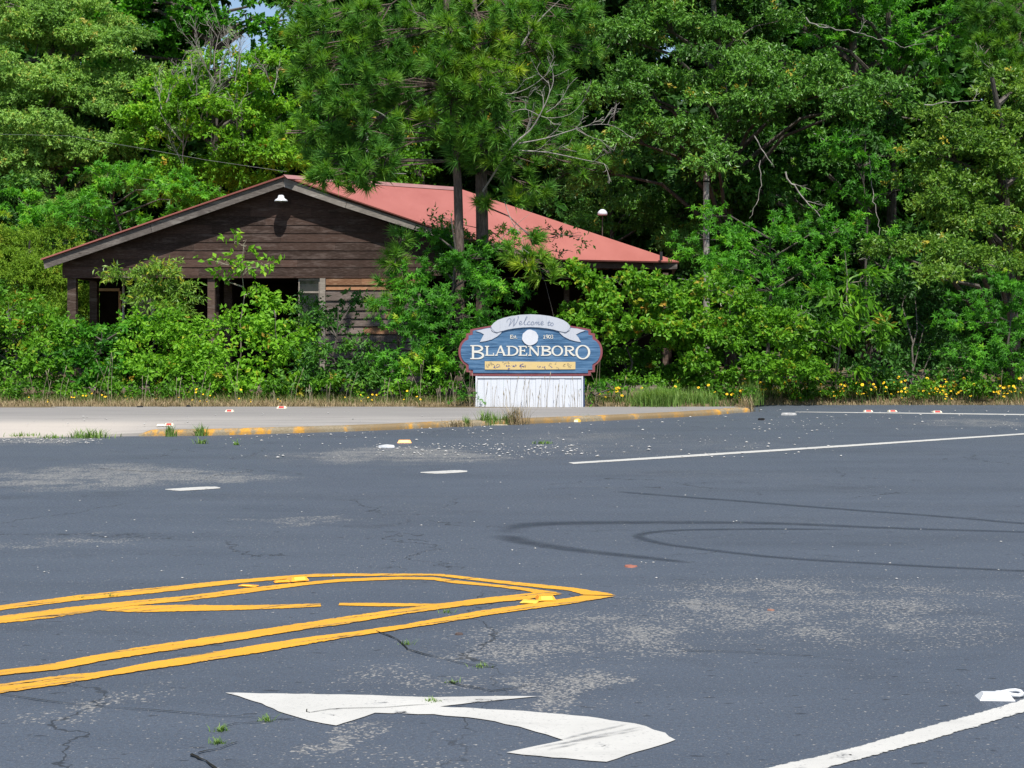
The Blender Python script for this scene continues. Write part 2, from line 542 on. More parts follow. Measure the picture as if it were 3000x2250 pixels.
outer_t = [(-1400, 1955), (-250, 1806), (0, 1773.5), (226, 1744), (452, 1721.5), (678, 1699), (904, 1681.7), (1000, 1680), (1294, 1681), (1452, 1699), (1678, 1721.5), (1778, 1737), (1800, 1744)]
outer_b = [(-1400, 1972), (-250, 1822), (0, 1787), (226, 1758.6), (452, 1737), (678, 1710), (904, 1690), (1000, 1687.6), (1271, 1685.5), (1344, 1694), (1497, 1712.5), (1678, 1731), (1710, 1742)]
inner_t = [(-1400, 1990), (-250, 1838), (0, 1805), (226, 1775.8), (407, 1757.7), (542, 1746.4), (678, 1728), (859, 1708), (1000, 1696), (1158, 1689.5), (1271, 1691), (1339, 1701), (1497, 1717), (1610, 1731), (1644, 1738)]
inner_b = [(-1400, 2018), (-250, 1862), (0, 1825.5), (136, 1812), (271, 1791), (384, 1774), (542, 1760), (723, 1737), (904, 1712.5), (1000, 1704), (1181, 1696.5), (1271, 1698), (1316, 1707), (1452, 1718.5), (1533, 1729), (1565, 1736)]
fan_t = [(384, 1774.5), (542, 1772), (678, 1773.5), (859, 1771), (940, 1767.6)]
fan_b = [(298, 1788), (407, 1794), (542, 1790), (723, 1785.7), (859, 1780), (940, 1776)]
fan2_t = [(992, 1767), (1100, 1766.5), (1280, 1769)]
fan2_b = [(992, 1772.5), (1100, 1775), (1220, 1776)]
four_t = [(-1400, 2170), (-250, 2000), (0, 1963), (136, 1947.6), (271, 1920), (452, 1889), (678, 1857), (904, 1823), (1000, 1808), (1226, 1776), (1407, 1753), (1565, 1736)]
four_b = [(-1400, 2186), (-250, 2014), (0, 1977), (181, 1959), (316, 1932), (452, 1911), (678, 1877.5), (904, 1841), (1000, 1829), (1181, 1798), (1362, 1773.5), (1542, 1755), (1644, 1739.6)]
five_t = [(-1400, 2212), (-250, 2040), (0, 2004), (181, 1979), (316, 1965.6), (452, 1938.5), (678, 1902), (904, 1866), (1000, 1855), (1181, 1830), (1407, 1789), (1565, 1767), (1710, 1744)]
five_b = [(-1400, 2242), (-250, 2066), (0, 2029), (181, 2004), (316, 1979), (542, 1945), (768, 1909), (1000, 1868.4), (1090, 1855), (1271, 1828), (1452, 1798), (1678, 1767), (1800, 1746)]
for nm, t, b in (('yellow_line', outer_t, outer_b), ('yellow_line', inner_t, inner_b), ('yellow_line', fan_t, fan_b), ('yellow_line', fan2_t, fan2_b)):
    band(nm, t, b, M_YELLOW)
band('yellow_line', four_t, four_b, M_YELLOW, 0.0055)
band('yellow_line', five_t, five_b, M_YELLOW, 0.0055)

arrow = [(660, 2029), (700, 2039), (768, 2060.6), (814, 2083), (860, 2097), (904, 2110), (985, 2125), (1040, 2108), (1099, 2087.7), (1271, 2092), (1407, 2105.8), (1520, 2128), (1601, 2151), (1651, 2168),
         (1570, 2185), (1484, 2204), (1620, 2219), (1777, 2231.5), (1900, 2193), (1979, 2167), (1949, 2146.5), (1859, 2119), (1723, 2099), (1542, 2083), (1400, 2075), (1289, 2069.6),
         (1384, 2058), (1500, 2047), (1610, 2038), (1497, 2039), (1271, 2042.5), (1130, 2038), (1000, 2034), (800, 2031)]
arrow_ob = poly_mesh('turn_arrow', [G(u, v, 0.004) for u, v in arrow], M_WHITE, None, 0, (0, 0, 1), 'structure', 0.007, 0.05, rngp)
arrow_ob.data.attributes.new('edge', 'FLOAT', 'POINT').data.foreach_set('value', np.full(len(arrow_ob.data.vertices), 0.55, np.float32))
band('white_line', [(2150, 2277), (2253, 2250), (2452, 2205), (2678, 2142), (2904, 2079), (3000, 2049), (3250, 1976)], [(2300, 2282), (2416, 2250), (2542, 2214), (2678, 2178), (2836, 2133), (3000, 2083), (3250, 2006)], M_WHITE, 0.004, 0.12, 0.007)
band('white_line', [(1664, 1355), (2000, 1333.5), (2500, 1302), (3000, 1269), (3400, 1243)], [(1680, 1359), (2000, 1339.5), (2500, 1307), (3000, 1273), (3400, 1247)], M_WHITE, 0.004, 0.5, 0.012)
band('white_line', [(2330, 1206.2), (2600, 1208.3), (3000, 1213), (3400, 1217)], [(2330, 1207.2), (2600, 1210.6), (3000, 1216), (3400, 1221)], M_WHITE, 0.004, 0.5, 0.01)
band('white_line', [(484, 1433), (560, 1427.5), (625, 1424.5), (645, 1428)], [(484, 1434), (525, 1438), (600, 1434), (645, 1430)], M_WHITE, 0.004, 0.1, 0.004)
band('white_line', [(1232, 1383), (1300, 1379), (1340, 1376.5), (1369, 1379)], [(1232, 1385), (1282, 1388), (1340, 1385), (1369, 1382)], M_WHITE, 0.004, 0.1, 0.004)

# --- tyre marks and cracks
def stroke_px(name, pts, m, z, w0, w1=None, jit=0.0, soft=False):
    """a strip along points of the road, WIDTH in metres"""
    g = [G(u, v, z) for u, v in pts]
    fine = []
    for i in range(len(g) - 1):
        p0, p1, p2, p3 = g[max(i - 1, 0)], g[i], g[i + 1], g[min(i + 2, len(g) - 1)]
        k = max(2, int((p2 - p1).length / 0.12))
        for s in range(k):
            t = s / k
            fine.append(0.5 * ((2 * p1) + (p2 - p0) * t + (2 * p0 - 5 * p1 + 4 * p2 - p3) * t * t + (3 * p1 - p0 - 3 * p2 + p3) * t ** 3))
    fine.append(g[-1])
    a = Acc(); V, F, E = [], [], []
    for i, p in enumerate(fine):
        d = fine[min(i + 1, len(fine) - 1)] - fine[max(i - 1, 0)]
        nr = Vector((-d.y, d.x, 0)).normalized()
        f = i / max(1, len(fine) - 1)
        w = (w0 + ((w1 if w1 is not None else w0) - w0) * f) * (1 + (rngp.uniform(-0.5, 0.7) if jit else 0))
        off = Vector((rngp.uniform(-jit, jit), rngp.uniform(-jit, jit), 0))
        for s in (-0.5, 0.0, 0.5):
            q = p + nr * w * s * (1.15 if soft else 1) + off
            V.append((q.x, q.y, z))
            ends = min(1.0, f * 9 + 0.15, (1 - f) * 9)
            E.append(max(0.0, ends) if s == 0 else 0.0)
    for i in range(len(fine) - 1):
        for j in range(2): F.append((3 * i + j, 3 * i + j + 3, 3 * i + j + 4, 3 * i + j + 1))
    a.add(V, F)
    return a.build(name, m, None, False, 'structure', edge=E)

def skid_material():
    n = N('tyre_mark')
    p = n.pos()
    f = n.noise(p, 50.0, 2); g2 = n.noise(n.pos((1, 1, 1), (2, 9, 0)), 3.0, 4)
    base = n.ramp(f, [(0.3, (0.018, 0.022, 0.030)), (0.7, (0.028, 0.034, 0.045))])
    base = n.mix(n.ss(g2, 0.4, 0.65, 0.0, 0.7), base, (0.047, 0.061, 0.083))
    n.set(base, 0.65, 0, 0.35)
    tread = n.noise(n.pos((0.5, 5, 1)), 9.0, 3)
    n.see_through(n.math('MULTIPLY', n.ss(n.attr('edge'), 0.0, 0.9, 0.0, 0.65), n.math('MULTIPLY', n.ss(g2, 0.3, 0.6, 0.45, 1.0), n.ss(tread, 0.3, 0.6, 0.5, 1.0))))
    return n.m
M_SKID = skid_material()
stroke_px('tyre_mark', [(1478, 1562), (1500, 1546), (1600, 1533.5), (1900, 1530), (2250, 1532), (2600, 1546), (3000, 1558), (3300, 1570)], M_SKID, 0.003, 0.34, 0.08, 0.0, True)
stroke_px('tyre_mark', [(1480, 1566), (1510, 1580), (1570, 1593), (1700, 1612), (1900, 1634), (2040, 1650)], M_SKID, 0.0034, 0.30, 0.12, 0.0, True)
stroke_px('tyre_mark', [(2500, 1551), (2250, 1549), (2000, 1552), (1900, 1560), (1868, 1570), (1900, 1582), (1960, 1595), (2120, 1615), (2300, 1634), (2600, 1652), (3000, 1672), (3300, 1684)], M_SKID, 0.0038, 0.14, 0.10, 0.0, True)
stroke_px('tyre_mark', [(1790, 1438), (1960, 1452), (2200, 1470), (2450, 1490), (2700, 1508), (3000, 1533), (3300, 1556)], M_SKID, 0.003, 0.16, 0.14, 0.0, True)
for pts, w in (([(0, 2033), (120, 2048), (240, 2064), (430, 2078), (700, 2098), (860, 2106)], 0.012), ([(556, 2206), (575, 2216), (600, 2226), (625, 2246), (640, 2262)], 0.03), ([(575, 2204), (640, 2190), (700, 2172)], 0.018),
               ([(655, 2130), (675, 2120), (705, 2117), (770, 2113), (850, 2104)], 0.014), ([(900, 2078), (905, 2087), (940, 2082), (1000, 2074), (1130, 2071), (1260, 2062)], 0.01),
               ([(1098, 1848), (1140, 1860), (1180, 1884), (1196, 1900), (1240, 1914), (1310, 1930), (1390, 1947), (1450, 1952)], 0.022), ([(1320, 1996), (1350, 2004), (1400, 2014), (1440, 2022)], 0.02), ([(1440, 2022), (1520, 2012), (1560, 2002)], 0.015),
               ([(2000, 1905), (2250, 1912), (2500, 1934)], 0.012), ([(290, 1372), (420, 1380), (600, 1386)], 0.03), ([(0, 1225), (110, 1226), (160, 1227)], 0.0)):
    if w: stroke_px('road_crack', pts, M_CRACK, 0.0068, w * 0.4, w * 0.25, 0.008)

def scuff_material():
    n = N('grey_scuff')
    n.set((0.16, 0.165, 0.175), 0.7, 0, 0.2)
    t = n.noise(n.pos((1.2, 6, 1)), 7.0, 3)
    n.see_through(n.math('MULTIPLY', n.ss(n.attr('edge'), 0.0, 0.9, 0.0, 0.5), n.ss(t, 0.35, 0.6, 0.3, 1.0)))
    return n.m
M_SCUFF = scuff_material()
for pts in ([(1640, 2166), (1740, 2142), (1850, 2119)], [(1630, 2180), (1760, 2152), (1890, 2127)], [(1560, 2190), (1720, 2164), (1905, 2132)], [(1600, 2196), (1640, 2188), (1700, 2176)]):
    stroke_px('tyre_scuff', pts, M_SCUFF, 0.0075, 0.028, 0.022, 0.0, True)
# ------------------------------------------------------------------ wooden house
rngh = random.Random(11)

def wood_material(name, dark, light, pale, rnd_amt=0.5, streak=0.5):
    n = N(name)
    p = n.coord('Object', (0.7, 1, 9.0))
    g = n.noise(p, 4.0, 6, 0.7, 0.4)
    g2 = n.noise(n.coord('Object', (2.5, 1, 40.0)), 3.0, 3, 0.6)
    blot = n.noise(n.coord('Object', (1, 1, 2)), 1.7, 4)
    r = n.rnd()
    hue = n.ramp(r, [(0.0, tuple(c * 0.75 for c in dark)), (0.3, light), (0.55, dark), (0.8, tuple(c * 1.25 for c in light)), (1.0, dark)])
    base = n.mix(n.ss(g, 0.48, 0.7, 0.0, 0.75), hue, tuple(c * 0.6 for c in dark))
    base = n.mix(n.ss(g2, 0.5, 0.66, 0.0, streak), base, pale)
    patch = n.noise(n.coord('Object', (0.55, 1, 3.2), (4, 0, 2)), 2.6, 5, 0.7)
    base = n.mix(n.ss(patch, 0.52, 0.66, 0.0, 0.55), base, pale)
    base = n.mix(n.ss(blot, 0.55, 0.7, 0.0, 0.5), base, tuple(c * 0.7 for c in dark))
    knot = n.node('ShaderNodeTexVoronoi'); n.put(knot.inputs['Vector'], n.coord('Object', (1.2, 1, 4.5))); knot.inputs['Scale'].default_value = 1.1
    base = n.mix(n.ss(knot.outputs['Distance'], 0.10, 0.05, 0.0, 0.7), base, tuple(c * 0.35 for c in dark))
    n.set(base, 0.8, 0, 0.2)
    n.bump(n.math('ADD', g, n.math('MULTIPLY', g2, 0.5)), 0.5, 0.008)
    return n.m

M_DARKWOOD = wood_material('dark_weathered_wood', (0.030, 0.0175, 0.013), (0.064, 0.036, 0.027), (0.125, 0.092, 0.08))
M_FASCIA = wood_material('grey_weathered_wood', (0.19, 0.168, 0.15), (0.26, 0.232, 0.205), (0.38, 0.35, 0.32), 0.5, 0.6)
M_FASCIA2 = wood_material('brown_grey_weathered_wood', (0.095, 0.08, 0.072), (0.13, 0.112, 0.10), (0.27, 0.245, 0.22), 0.5, 0.5)
M_TANWOOD = wood_material('tan_weathered_wood', (0.17, 0.08, 0.04), (0.25, 0.125, 0.065), (0.34, 0.22, 0.14))
M_GREYWOOD = wood_material('grey_brown_wood', (0.085, 0.065, 0.055), (0.15, 0.115, 0.1), (0.26, 0.22, 0.2))
M_POST = wood_material('brown_post_wood', (0.055, 0.035, 0.026), (0.085, 0.055, 0.042), (0.17, 0.135, 0.115))
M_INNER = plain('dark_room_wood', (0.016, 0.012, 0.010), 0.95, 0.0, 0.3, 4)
M_GLASS = plain('dark_window_glass', (0.012, 0.016, 0.02), 0.08, 0.5, 0.1, 3)
M_WINWHITE = plain('window_white_paint', (0.78, 0.80, 0.82), 0.6, 0.3, 0.1, 8)
M_TRIMGREY = wood_material('grey_trim_wood', (0.22, 0.19, 0.165), (0.29, 0.25, 0.21), (0.40, 0.36, 0.31))

def roof_material():
    n = N('red_painted_metal_roof')
    a = n.noise(n.pos((1, 0.6, 1)), 0.8, 5, 0.6)
    base = n.ramp(a, [(0.3, (0.275, 0.086, 0.07)), (0.7, (0.34, 0.118, 0.098))])
    b = n.noise(n.pos((6, 0.7, 1)), 2.0, 4)
    base = n.mix(n.ss(b, 0.62, 0.8, 0.0, 0.35), base, (0.44, 0.17, 0.15))
    rust = n.noise(n.pos((5, 1.0, 1), (3, 1, 0)), 1.4, 5, 0.7)
    base = n.mix(n.ss(rust, 0.6, 0.74, 0.0, 0.5), base, (0.26, 0.075, 0.05))
    n.set(base, 0.5, 0, 0.35)
    return n.m
M_ROOF = roof_material()
M_RIDGE = plain('pale_ridge_metal', (0.28, 0.14, 0.13), 0.45, 0.4, 0.12, 3)

YF = 36.0                                        # the gable wall
house = empty('wooden_house', (-5.5, YF, 0.09), 'dark weathered wooden house with a red metal roof and an open gable porch', 'house')

def pt(u, v, Y): return P(u, v, Y)
APEX = pt(830, 514, 35.6)
LE = pt(118, 758, 35.6)
RE = pt(1342, 689, 35.6)
R1 = pt(1342, 551, 39.2)
R2 = pt(1990, 766.5, 37.6)
R3 = pt(1640, 759.5, 36.4)
BR, BL = Vector((5.0, 45.5, 3.3)), Vector((-11.4, 46.5, 3.3))
def solid(name, tris, V, m, thick, parent):
    me = bpy.data.meshes.new(name)
    me.from_pydata([tuple(v) for v in V], [], tris)
    bm = bmesh.new(); bm.from_mesh(me)
    bmesh.ops.recalc_face_normals(bm, faces=bm.faces)
    if sum(f.normal.z for f in bm.faces) < 0:
        for f in bm.faces: f.normal_flip()
    bmesh.ops.solidify(bm, geom=list(bm.faces), thickness=thick)
    bmesh.ops.recalc_face_normals(bm, faces=bm.faces)
    bm.to_mesh(me); bm.free()
    me.materials.append(m)
    return link(name, me, parent)
# front slope with its eave dropping towards the porch, the long left slope, the back slope
roofV = [APEX, RE, R1, R3, R2, LE, BL, BR]
roof = solid('roof', [(0, 1, 2), (1, 3, 2), (2, 3, 4), (0, 2, 6), (0, 6, 5), (2, 4, 7), (2, 7, 6)], roofV, M_ROOF, 0.035, house)
d = (R1 - APEX)
a = Acc()
sd = Vector((0.28, -0.35, 0)).normalized()
for (t0, t1) in ((0.0, 0.5), (0.5, 1.0)):
    p, q = APEX.lerp(R1, t0) + Vector((0, 0, 0.022)), APEX.lerp(R1, t1) + Vector((0, 0, 0.022 + 0.003 * (t0 > 0)))
    dn = Vector((sd.x * 0.2, sd.y * 0.2, -0.112)); bk = Vector((-sd.x * 0.2, -sd.y * 0.2, -0.06))
    a.add([tuple(x) for x in (p + dn, p, p + bk, q + dn, q, q + bk)], [(0, 3, 4, 1), (1, 4, 5, 2)])
a.build('ridge_cap', M_RIDGE, roof)

def beam(name, p0, p1, p2, p3, thick, m, parent):
    """a board with front outline p0..p3, thickness along +Y"""
    t = Vector((0, thick, 0))
    a = Acc()
    V = [p0, p1, p2, p3, p0 + t, p1 + t, p2 + t, p3 + t]
    a.add([tuple(v) for v in V], [(0, 1, 2, 3), (7, 6, 5, 4), (0, 4, 5, 1), (1, 5, 6, 2), (2, 6, 7, 3), (3, 7, 4, 0)])
    return a.build(name, m, parent)
Yf = 35.66
# rake boards, in lengths with butt joints
lt, lb = [(126, 763), (440, 655.5), (829.3, 520)], [(131, 788), (446, 681), (829.3, 547)]
for i in range(2):
    g = 1.2 if i == 0 else 0
    beam('fascia', pt(*lt[i], Yf), pt(*lb[i], Yf), pt(lb[i + 1][0] - g, lb[i + 1][1], Yf), pt(lt[i + 1][0] - g, lt[i + 1][1], Yf), 0.05, M_FASCIA2, house)
rt, rb = [(830.7, 520), (1017, 590), (1341, 694.5)], [(830.7, 547), (1012, 609), (1341, 714)]
for i in range(2):
    g = 1.2 if i == 0 else 0
    beam('fascia', pt(*rt[i], Yf), pt(*rb[i], Yf), pt(rb[i + 1][0] - g, rb[i + 1][1], Yf), pt(rt[i + 1][0] - g, rt[i + 1][1], Yf), 0.05, M_FASCIA, house)
# eave board of the porch wing, and the darker soffit behind
beam('fascia', pt(1500, 742, 36.1), pt(1500, 757, 36.1), pt(1640, 783, 36.5), pt(1640, 766, 36.5), 0.05, M_DARKWOOD, house)
beam('fascia', pt(1641, 766, 36.5), pt(1641, 783, 36.5), pt(1915, 789, 37.55), pt(1915, 770, 37.55), 0.05, M_DARKWOOD, house)
beam('fascia', pt(1917, 770, 37.58), pt(1917, 788, 37.58), pt(1984, 788, 37.6), pt(1984, 770, 37.6), 0.05, M_FASCIA2, house)

# gable boards
mpp = YF / FL
hx = lambda u: (u - 1500) * mpp
hz = lambda v: EYE + (HOR - v) * mpp
xa = hx(830)
ztopL = lambda x: hz(536) - (xa - x) * 0.345
ztopR = lambda x: hz(536) - (x - xa) * 0.385
def xl(z): return max(hx(183), xa - (hz(536) - z) / 0.345)
def xr(z): return min(-1.72, xa + (hz(536) - z) / 0.385)
z0 = hz(808)
rows = 11
pitch = 24.8 * mpp
seams = {0: [0.36, 0.78], 1: [0.22, 0.62], 2: [0.48], 3: [0.3, 0.7], 4: [0.52], 5: [0.27, 0.66], 6: [0.45, 0.8], 7: [0.35, 0.68], 8: [0.42, 0.58], 9: [0.5], 10: []}
for r in range(rows):
    za, zb = z0 + r * pitch, z0 + (r + 1) * pitch + 0.012
    cuts = [0] + seams[r] + [1]
    for i in range(len(cuts) - 1):
        f0, f1 = cuts[i], cuts[i + 1]
        xb0 = xl(za) + (xr(za) - xl(za)) * f0; xb1 = xl(za) + (xr(za) - xl(za)) * f1
        g = 0.002
        xt0 = xl(zb) if i == 0 else xb0
        xt1 = xr(zb) if i == len(cuts) - 2 else xb1
        if zb > hz(536): xt0 = xt1 = xa
        xt0 = max(xt0, xb0) if i else xt0
        if xt1 <= xt0: xt1 = xt0 + 0.01
        yb, yt = YF - 0.024 - rngh.uniform(0, 0.006), YF - 0.012
        dz = rngh.uniform(-0.006, 0.006)
        V = [(xb0 + g, yb, za + dz), (xb1 - g, yb, za + dz), (xt1 - g, yt, zb), (xt0 + g, yt, zb),
             (xb0 + g, YF, za + dz), (xb1 - g, YF, za + dz), (xt1 - g, YF, zb), (xt0 + g, YF, zb)]
        a = Acc(); a.add(V, [(0, 1, 2, 3), (7, 6, 5, 4), (0, 4, 5, 1), (1, 5, 6, 2), (2, 6, 7, 3), (3, 7, 4, 0)])
        a.build('board', M_DARKWOOD, house)
# backing behind the gable boards, lintel lip
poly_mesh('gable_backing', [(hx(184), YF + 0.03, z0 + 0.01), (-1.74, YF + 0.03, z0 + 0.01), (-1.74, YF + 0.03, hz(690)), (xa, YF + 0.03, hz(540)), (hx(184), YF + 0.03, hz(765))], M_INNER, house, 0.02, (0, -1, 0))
a = Acc(); a.box(hx(184), hx(1225), YF - 0.03, YF + 0.16, z0 - 0.055, z0 - 0.006)
a.build('lintel', M_DARKWOOD, house)

# posts
for (u0, u1, v1, Y) in ((197, 222, 960, 36.02), (262, 284, 960, 38.6), (608, 629, 940, 36.02), (632, 640, 940, 36.4), (656, 679, 940, 37.2)):
    m_ = Y / FL
    a = Acc(); a.box((u0 - 1500) * m_, (u1 - 1500) * m_, Y, Y + 0.19, 0.06, EYE + (HOR - 806) * m_ - (0.06 if Y < 36.1 else 0.1))
    a.build('post', M_POST, house)
# side beam under the left eave
a = Acc(); a.box(hx(184), hx(184) + 0.12, YF + 0.17, 44, z0 - 0.05, z0 + 0.2); a.build('eave_beam', M_DARKWOOD, house)

# lower front wall right of the doorway: log boards, alternately tan and grey
xw0, xw1 = hx(955), hx(1232)
zt = z0 - 0.06
k = 0
h_seq = [0.17, 0.12, 0.26, 0.24, 0.20, 0.19, 0.19, 0.2, 0.19, 0.2, 0.2, 0.2, 0.2, 0.2]
while zt > 0.1:
    h = h_seq[min(k, len(h_seq) - 1)]
    zb_ = max(0.06, zt - h)
    xs = xw0 + (xw1 - xw0) * rngh.uniform(0.35, 0.7)
    for (q0, q1) in ((xw0, xs - 0.002), (xs + 0.002, xw1)):
        a = Acc(); t_ = rngh.uniform(0, 0.008)
        V = [(q0, YF - 0.045 - t_, zb_ + 0.004), (q1, YF - 0.045 - t_, zb_ + 0.004), (q1, YF - 0.012 - t_, zb_ + h - 0.006), (q0, YF - 0.012 - t_, zb_ + h - 0.006), (q0, YF, zb_ + 0.004), (q1, YF, zb_ + 0.004), (q1, YF, zb_ + h - 0.006), (q0, YF, zb_ + h - 0.006)]
        a.add(V, [(0, 1, 2, 3), (7, 6, 5, 4), (0, 4, 5, 1), (1, 5, 6, 2), (2, 6, 7, 3), (3, 7, 4, 0)])
        a.build('board', M_TANWOOD if k in (0, 1) or (k in (4, 6) and q0 > xw0) else M_GREYWOOD, house)
    zt -= h; k += 1
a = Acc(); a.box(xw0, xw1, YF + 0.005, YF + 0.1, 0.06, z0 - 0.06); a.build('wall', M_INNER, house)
a = Acc(); a.box(hx(938), hx(954), YF - 0.07, YF + 0.08, 0.06, z0 - 0.06); a.build('corner_trim', M_TRIMGREY, house)
# door with pane and thin grey frame
a = Acc()
x0d, x1d = hx(874), hx(937)
zt = z0 - 0.06
a.box(x0d, x0d + 0.03, YF + 0.02, YF + 0.08, 0.06, zt); a.box(x1d - 0.03, x1d - 0.002, YF + 0.02, YF + 0.08, 0.06, zt)
a.box(x0d + 0.03, x1d - 0.03, YF + 0.022, YF + 0.078, zt - 0.05, zt - 0.005)
a.box(x0d + 0.03, x1d - 0.03, YF + 0.022, YF + 0.078, zt - 0.36, zt - 0.32)
dr = a.build('door', M_TRIMGREY, house)
a = Acc(); a.box(x0d + 0.03, x1d - 0.03, YF + 0.045, YF + 0.055, 0.06, zt - 0.05); a.build('pane', M_GLASS, dr)

# rooms behind: back wall with a tan framed opening and a white window on the left, floor, side wall
YB = 40.4
bx_ = lambda u: (u - 1500) * YB / FL
bz_ = lambda v: EYE + (HOR - v) * YB / FL
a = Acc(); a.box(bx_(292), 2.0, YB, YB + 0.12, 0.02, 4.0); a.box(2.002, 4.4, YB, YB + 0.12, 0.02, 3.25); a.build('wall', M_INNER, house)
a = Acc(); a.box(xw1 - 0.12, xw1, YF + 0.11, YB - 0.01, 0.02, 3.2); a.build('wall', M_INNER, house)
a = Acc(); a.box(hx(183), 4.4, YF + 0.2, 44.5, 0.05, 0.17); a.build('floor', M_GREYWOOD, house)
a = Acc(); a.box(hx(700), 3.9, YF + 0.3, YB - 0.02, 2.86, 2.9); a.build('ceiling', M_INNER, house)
a = Acc()
a.box(bx_(286), bx_(291), YB - 0.1, YB - 0.005, 0.17, bz_(845)); a.box(bx_(291), bx_(352), YB - 0.098, YB - 0.005, bz_(853), bz_(845)); a.box(bx_(350), bx_(357), YB - 0.1, YB - 0.006, 0.17, bz_(853))
a.build('door_frame', plain('orange_tan_trim', (0.62, 0.36, 0.20), 0.7), house)
a = Acc()
for (u0, u1) in ((360, 366), (398, 404), (444, 455)):
    a.box(bx_(u0), bx_(u1), YB - 0.08, YB - 0.005, bz_(945), bz_(815))
a.box(bx_(360), bx_(455), YB - 0.078, YB - 0.003, bz_(822), bz_(808)); a.box(bx_(360), bx_(455), YB - 0.076, YB - 0.003, bz_(888), bz_(880))
wi = a.build('window', M_WINWHITE, house)
a = Acc(); a.box(bx_(361), bx_(454), YB - 0.03, YB - 0.02, bz_(944), bz_(812)); a.build('pane', M_GLASS, wi)
# porch wing on the right: two posts and the rail in the shade
for u in (1660, 1950):
    m_ = 37.4 / FL
    a = Acc(); a.box((u - 8 - 1500) * m_, (u + 8 - 1500) * m_, 37.4, 37.55, 0.06, 3.05); a.build('post', M_POST, house)

a = Acc(); vq = pt(1937, 757, 37.3)
a.box(vq.x - 0.035, vq.x + 0.035, vq.y - 0.03, vq.y + 0.04, vq.z - 0.05, vq.z + 0.17); a.build('vent_pipe', plain('black_vent', (0.02, 0.02, 0.022), 0.6), roof)
# wall lamp under the peak
M_LAMP = plain('white_enamel', (0.6, 0.62, 0.66), 0.3, 0.5, 0.05, 5)
def lathe(name, prof, cen, m, parent, seg=20, smooth=True):
    a = Acc(); V = []
    for (r, z) in prof:
        for k in range(seg):
            th = 2 * math.pi * k / seg
            V.append((cen[0] + r * math.cos(th), cen[1] + r * math.sin(th), cen[2] + z))
    F = [(i * seg + k, i * seg + (k + 1) % seg, (i + 1) * seg + (k + 1) % seg, (i + 1) * seg + k) for i in range(len(prof) - 1) for k in range(seg)]
    a.add(V, F)
    return a.build(name, m, parent, smooth)
lc = Vector((hx(829), YF - 0.30, hz(590)))
lamp = empty('wall_lamp', (lc.x, YF, lc.z), 'white enamel barn lamp fixed under the peak of the gable', 'lamp')
lathe('lamp_shade', [(0.0, 0.125), (0.055, 0.125), (0.075, 0.10), (0.082, 0.06), (0.10, 0.04), (0.14, 0.015), (0.162, -0.012), (0.162, -0.03), (0.145, -0.02), (0.10, 0.015), (0.0, 0.03)], lc, M_LAMP, lamp)
lathe('bulb', [(0.0, -0.05), (0.04, -0.035), (0.05, 0.0), (0.03, 0.045)], lc, plain('frosted_bulb', (0.5, 0.5, 0.48), 0.4), lamp, 10)
a = Acc(); a.tube([(lc.x, lc.y + 0.05, lc.z + 0.11), (lc.x, lc.y + 0.16, lc.z + 0.15), (lc.x, YF - 0.03, lc.z + 0.12)], 0.018, 6); a.build('bracket', M_LAMP, lamp)
# ------------------------------------------------------------------ welcome sign
YS = 28.62
SXC = (1300 + 1125 / 4.424 - 1500) / FL * YS
SK = YS / FL / 4.424
def S(x, y, d=0.0):
    """sign sketch units -> the sign's front plane, d metres proud of it"""
    return Vector((SXC + (x - 1125) * SK, YS - d, 0.085 + (1388 - y) * SK))

def sign_blue():
    n = N('sign_blue_paint')
    g = n.noise(n.coord('Object', (0.8, 1, 14)), 2.2, 5, 0.75, 0.3)
    g2 = n.noise(n.coord('Object', (0.5, 1, 7)), 1.5, 4)
    base = n.ramp(g, [(0.34, (0.014, 0.048, 0.115)), (0.5, (0.055, 0.135, 0.25)), (0.66, (0.125, 0.215, 0.345))])
    base = n.mix(n.ss(g2, 0.55, 0.75, 0.0, 0.4), base, (0.14, 0.225, 0.33))
    n.set(base, 0.6, 0, 0.3); n.bump(g, 0.4, 0.006)
    return n.m
def streaky(name, col, dirt, amt=0.5):
    n = N(name)
    g = n.noise(n.coord('Object', (14, 1, 1.2)), 2.0, 4, 0.6)
    b = n.noise(n.coord('Object', (1, 1, 1)), 4.0, 5)
    base = n.mix(n.ss(g, 0.5, 0.8, 0.0, amt), col, dirt)
    base = n.mix(n.ss(b, 0.55, 0.8, 0.0, amt), base, dirt)
    n.set(base, 0.6, 0, 0.3)
    return n.m
M_BLUE = sign_blue()
M_MAROON = streaky('maroon_paint', (0.21, 0.06, 0.07), (0.26, 0.125, 0.11))
M_RIBBON = streaky('ribbon_white_paint', (0.46, 0.48, 0.53), (0.33, 0.35, 0.40), 0.55)
M_SWHITE = streaky('sign_white_paint', (0.58, 0.59, 0.63), (0.42, 0.43, 0.47), 0.35)
M_BASEW = streaky('base_white_paint', (0.60, 0.62, 0.67), (0.42, 0.43, 0.46), 0.4)
M_LETTER = plain('letter_cream', (0.62, 0.60, 0.54), 0.5, 0.3, 0.06, 20)
M_SCRIPT = plain('script_blue_grey', (0.16, 0.19, 0.27), 0.6, 0.3, 0.15, 20)
M_STRIP = streaky('faded_yellow_strip', (0.60, 0.45, 0.20), (0.52, 0.41, 0.24), 0.5)
M_NAVY = plain('faded_navy_print', (0.10, 0.10, 0.22), 0.7, 0.2, 0.3, 30)
M_OLIVE = plain('faded_olive_print', (0.34, 0.27, 0.16), 0.7, 0.2, 0.3, 30)
M_SIDEBLUE = plain('side_board_blue', (0.05, 0.07, 0.14), 0.7, 0.2, 0.1, 10)  # dark blue for the side return of the base

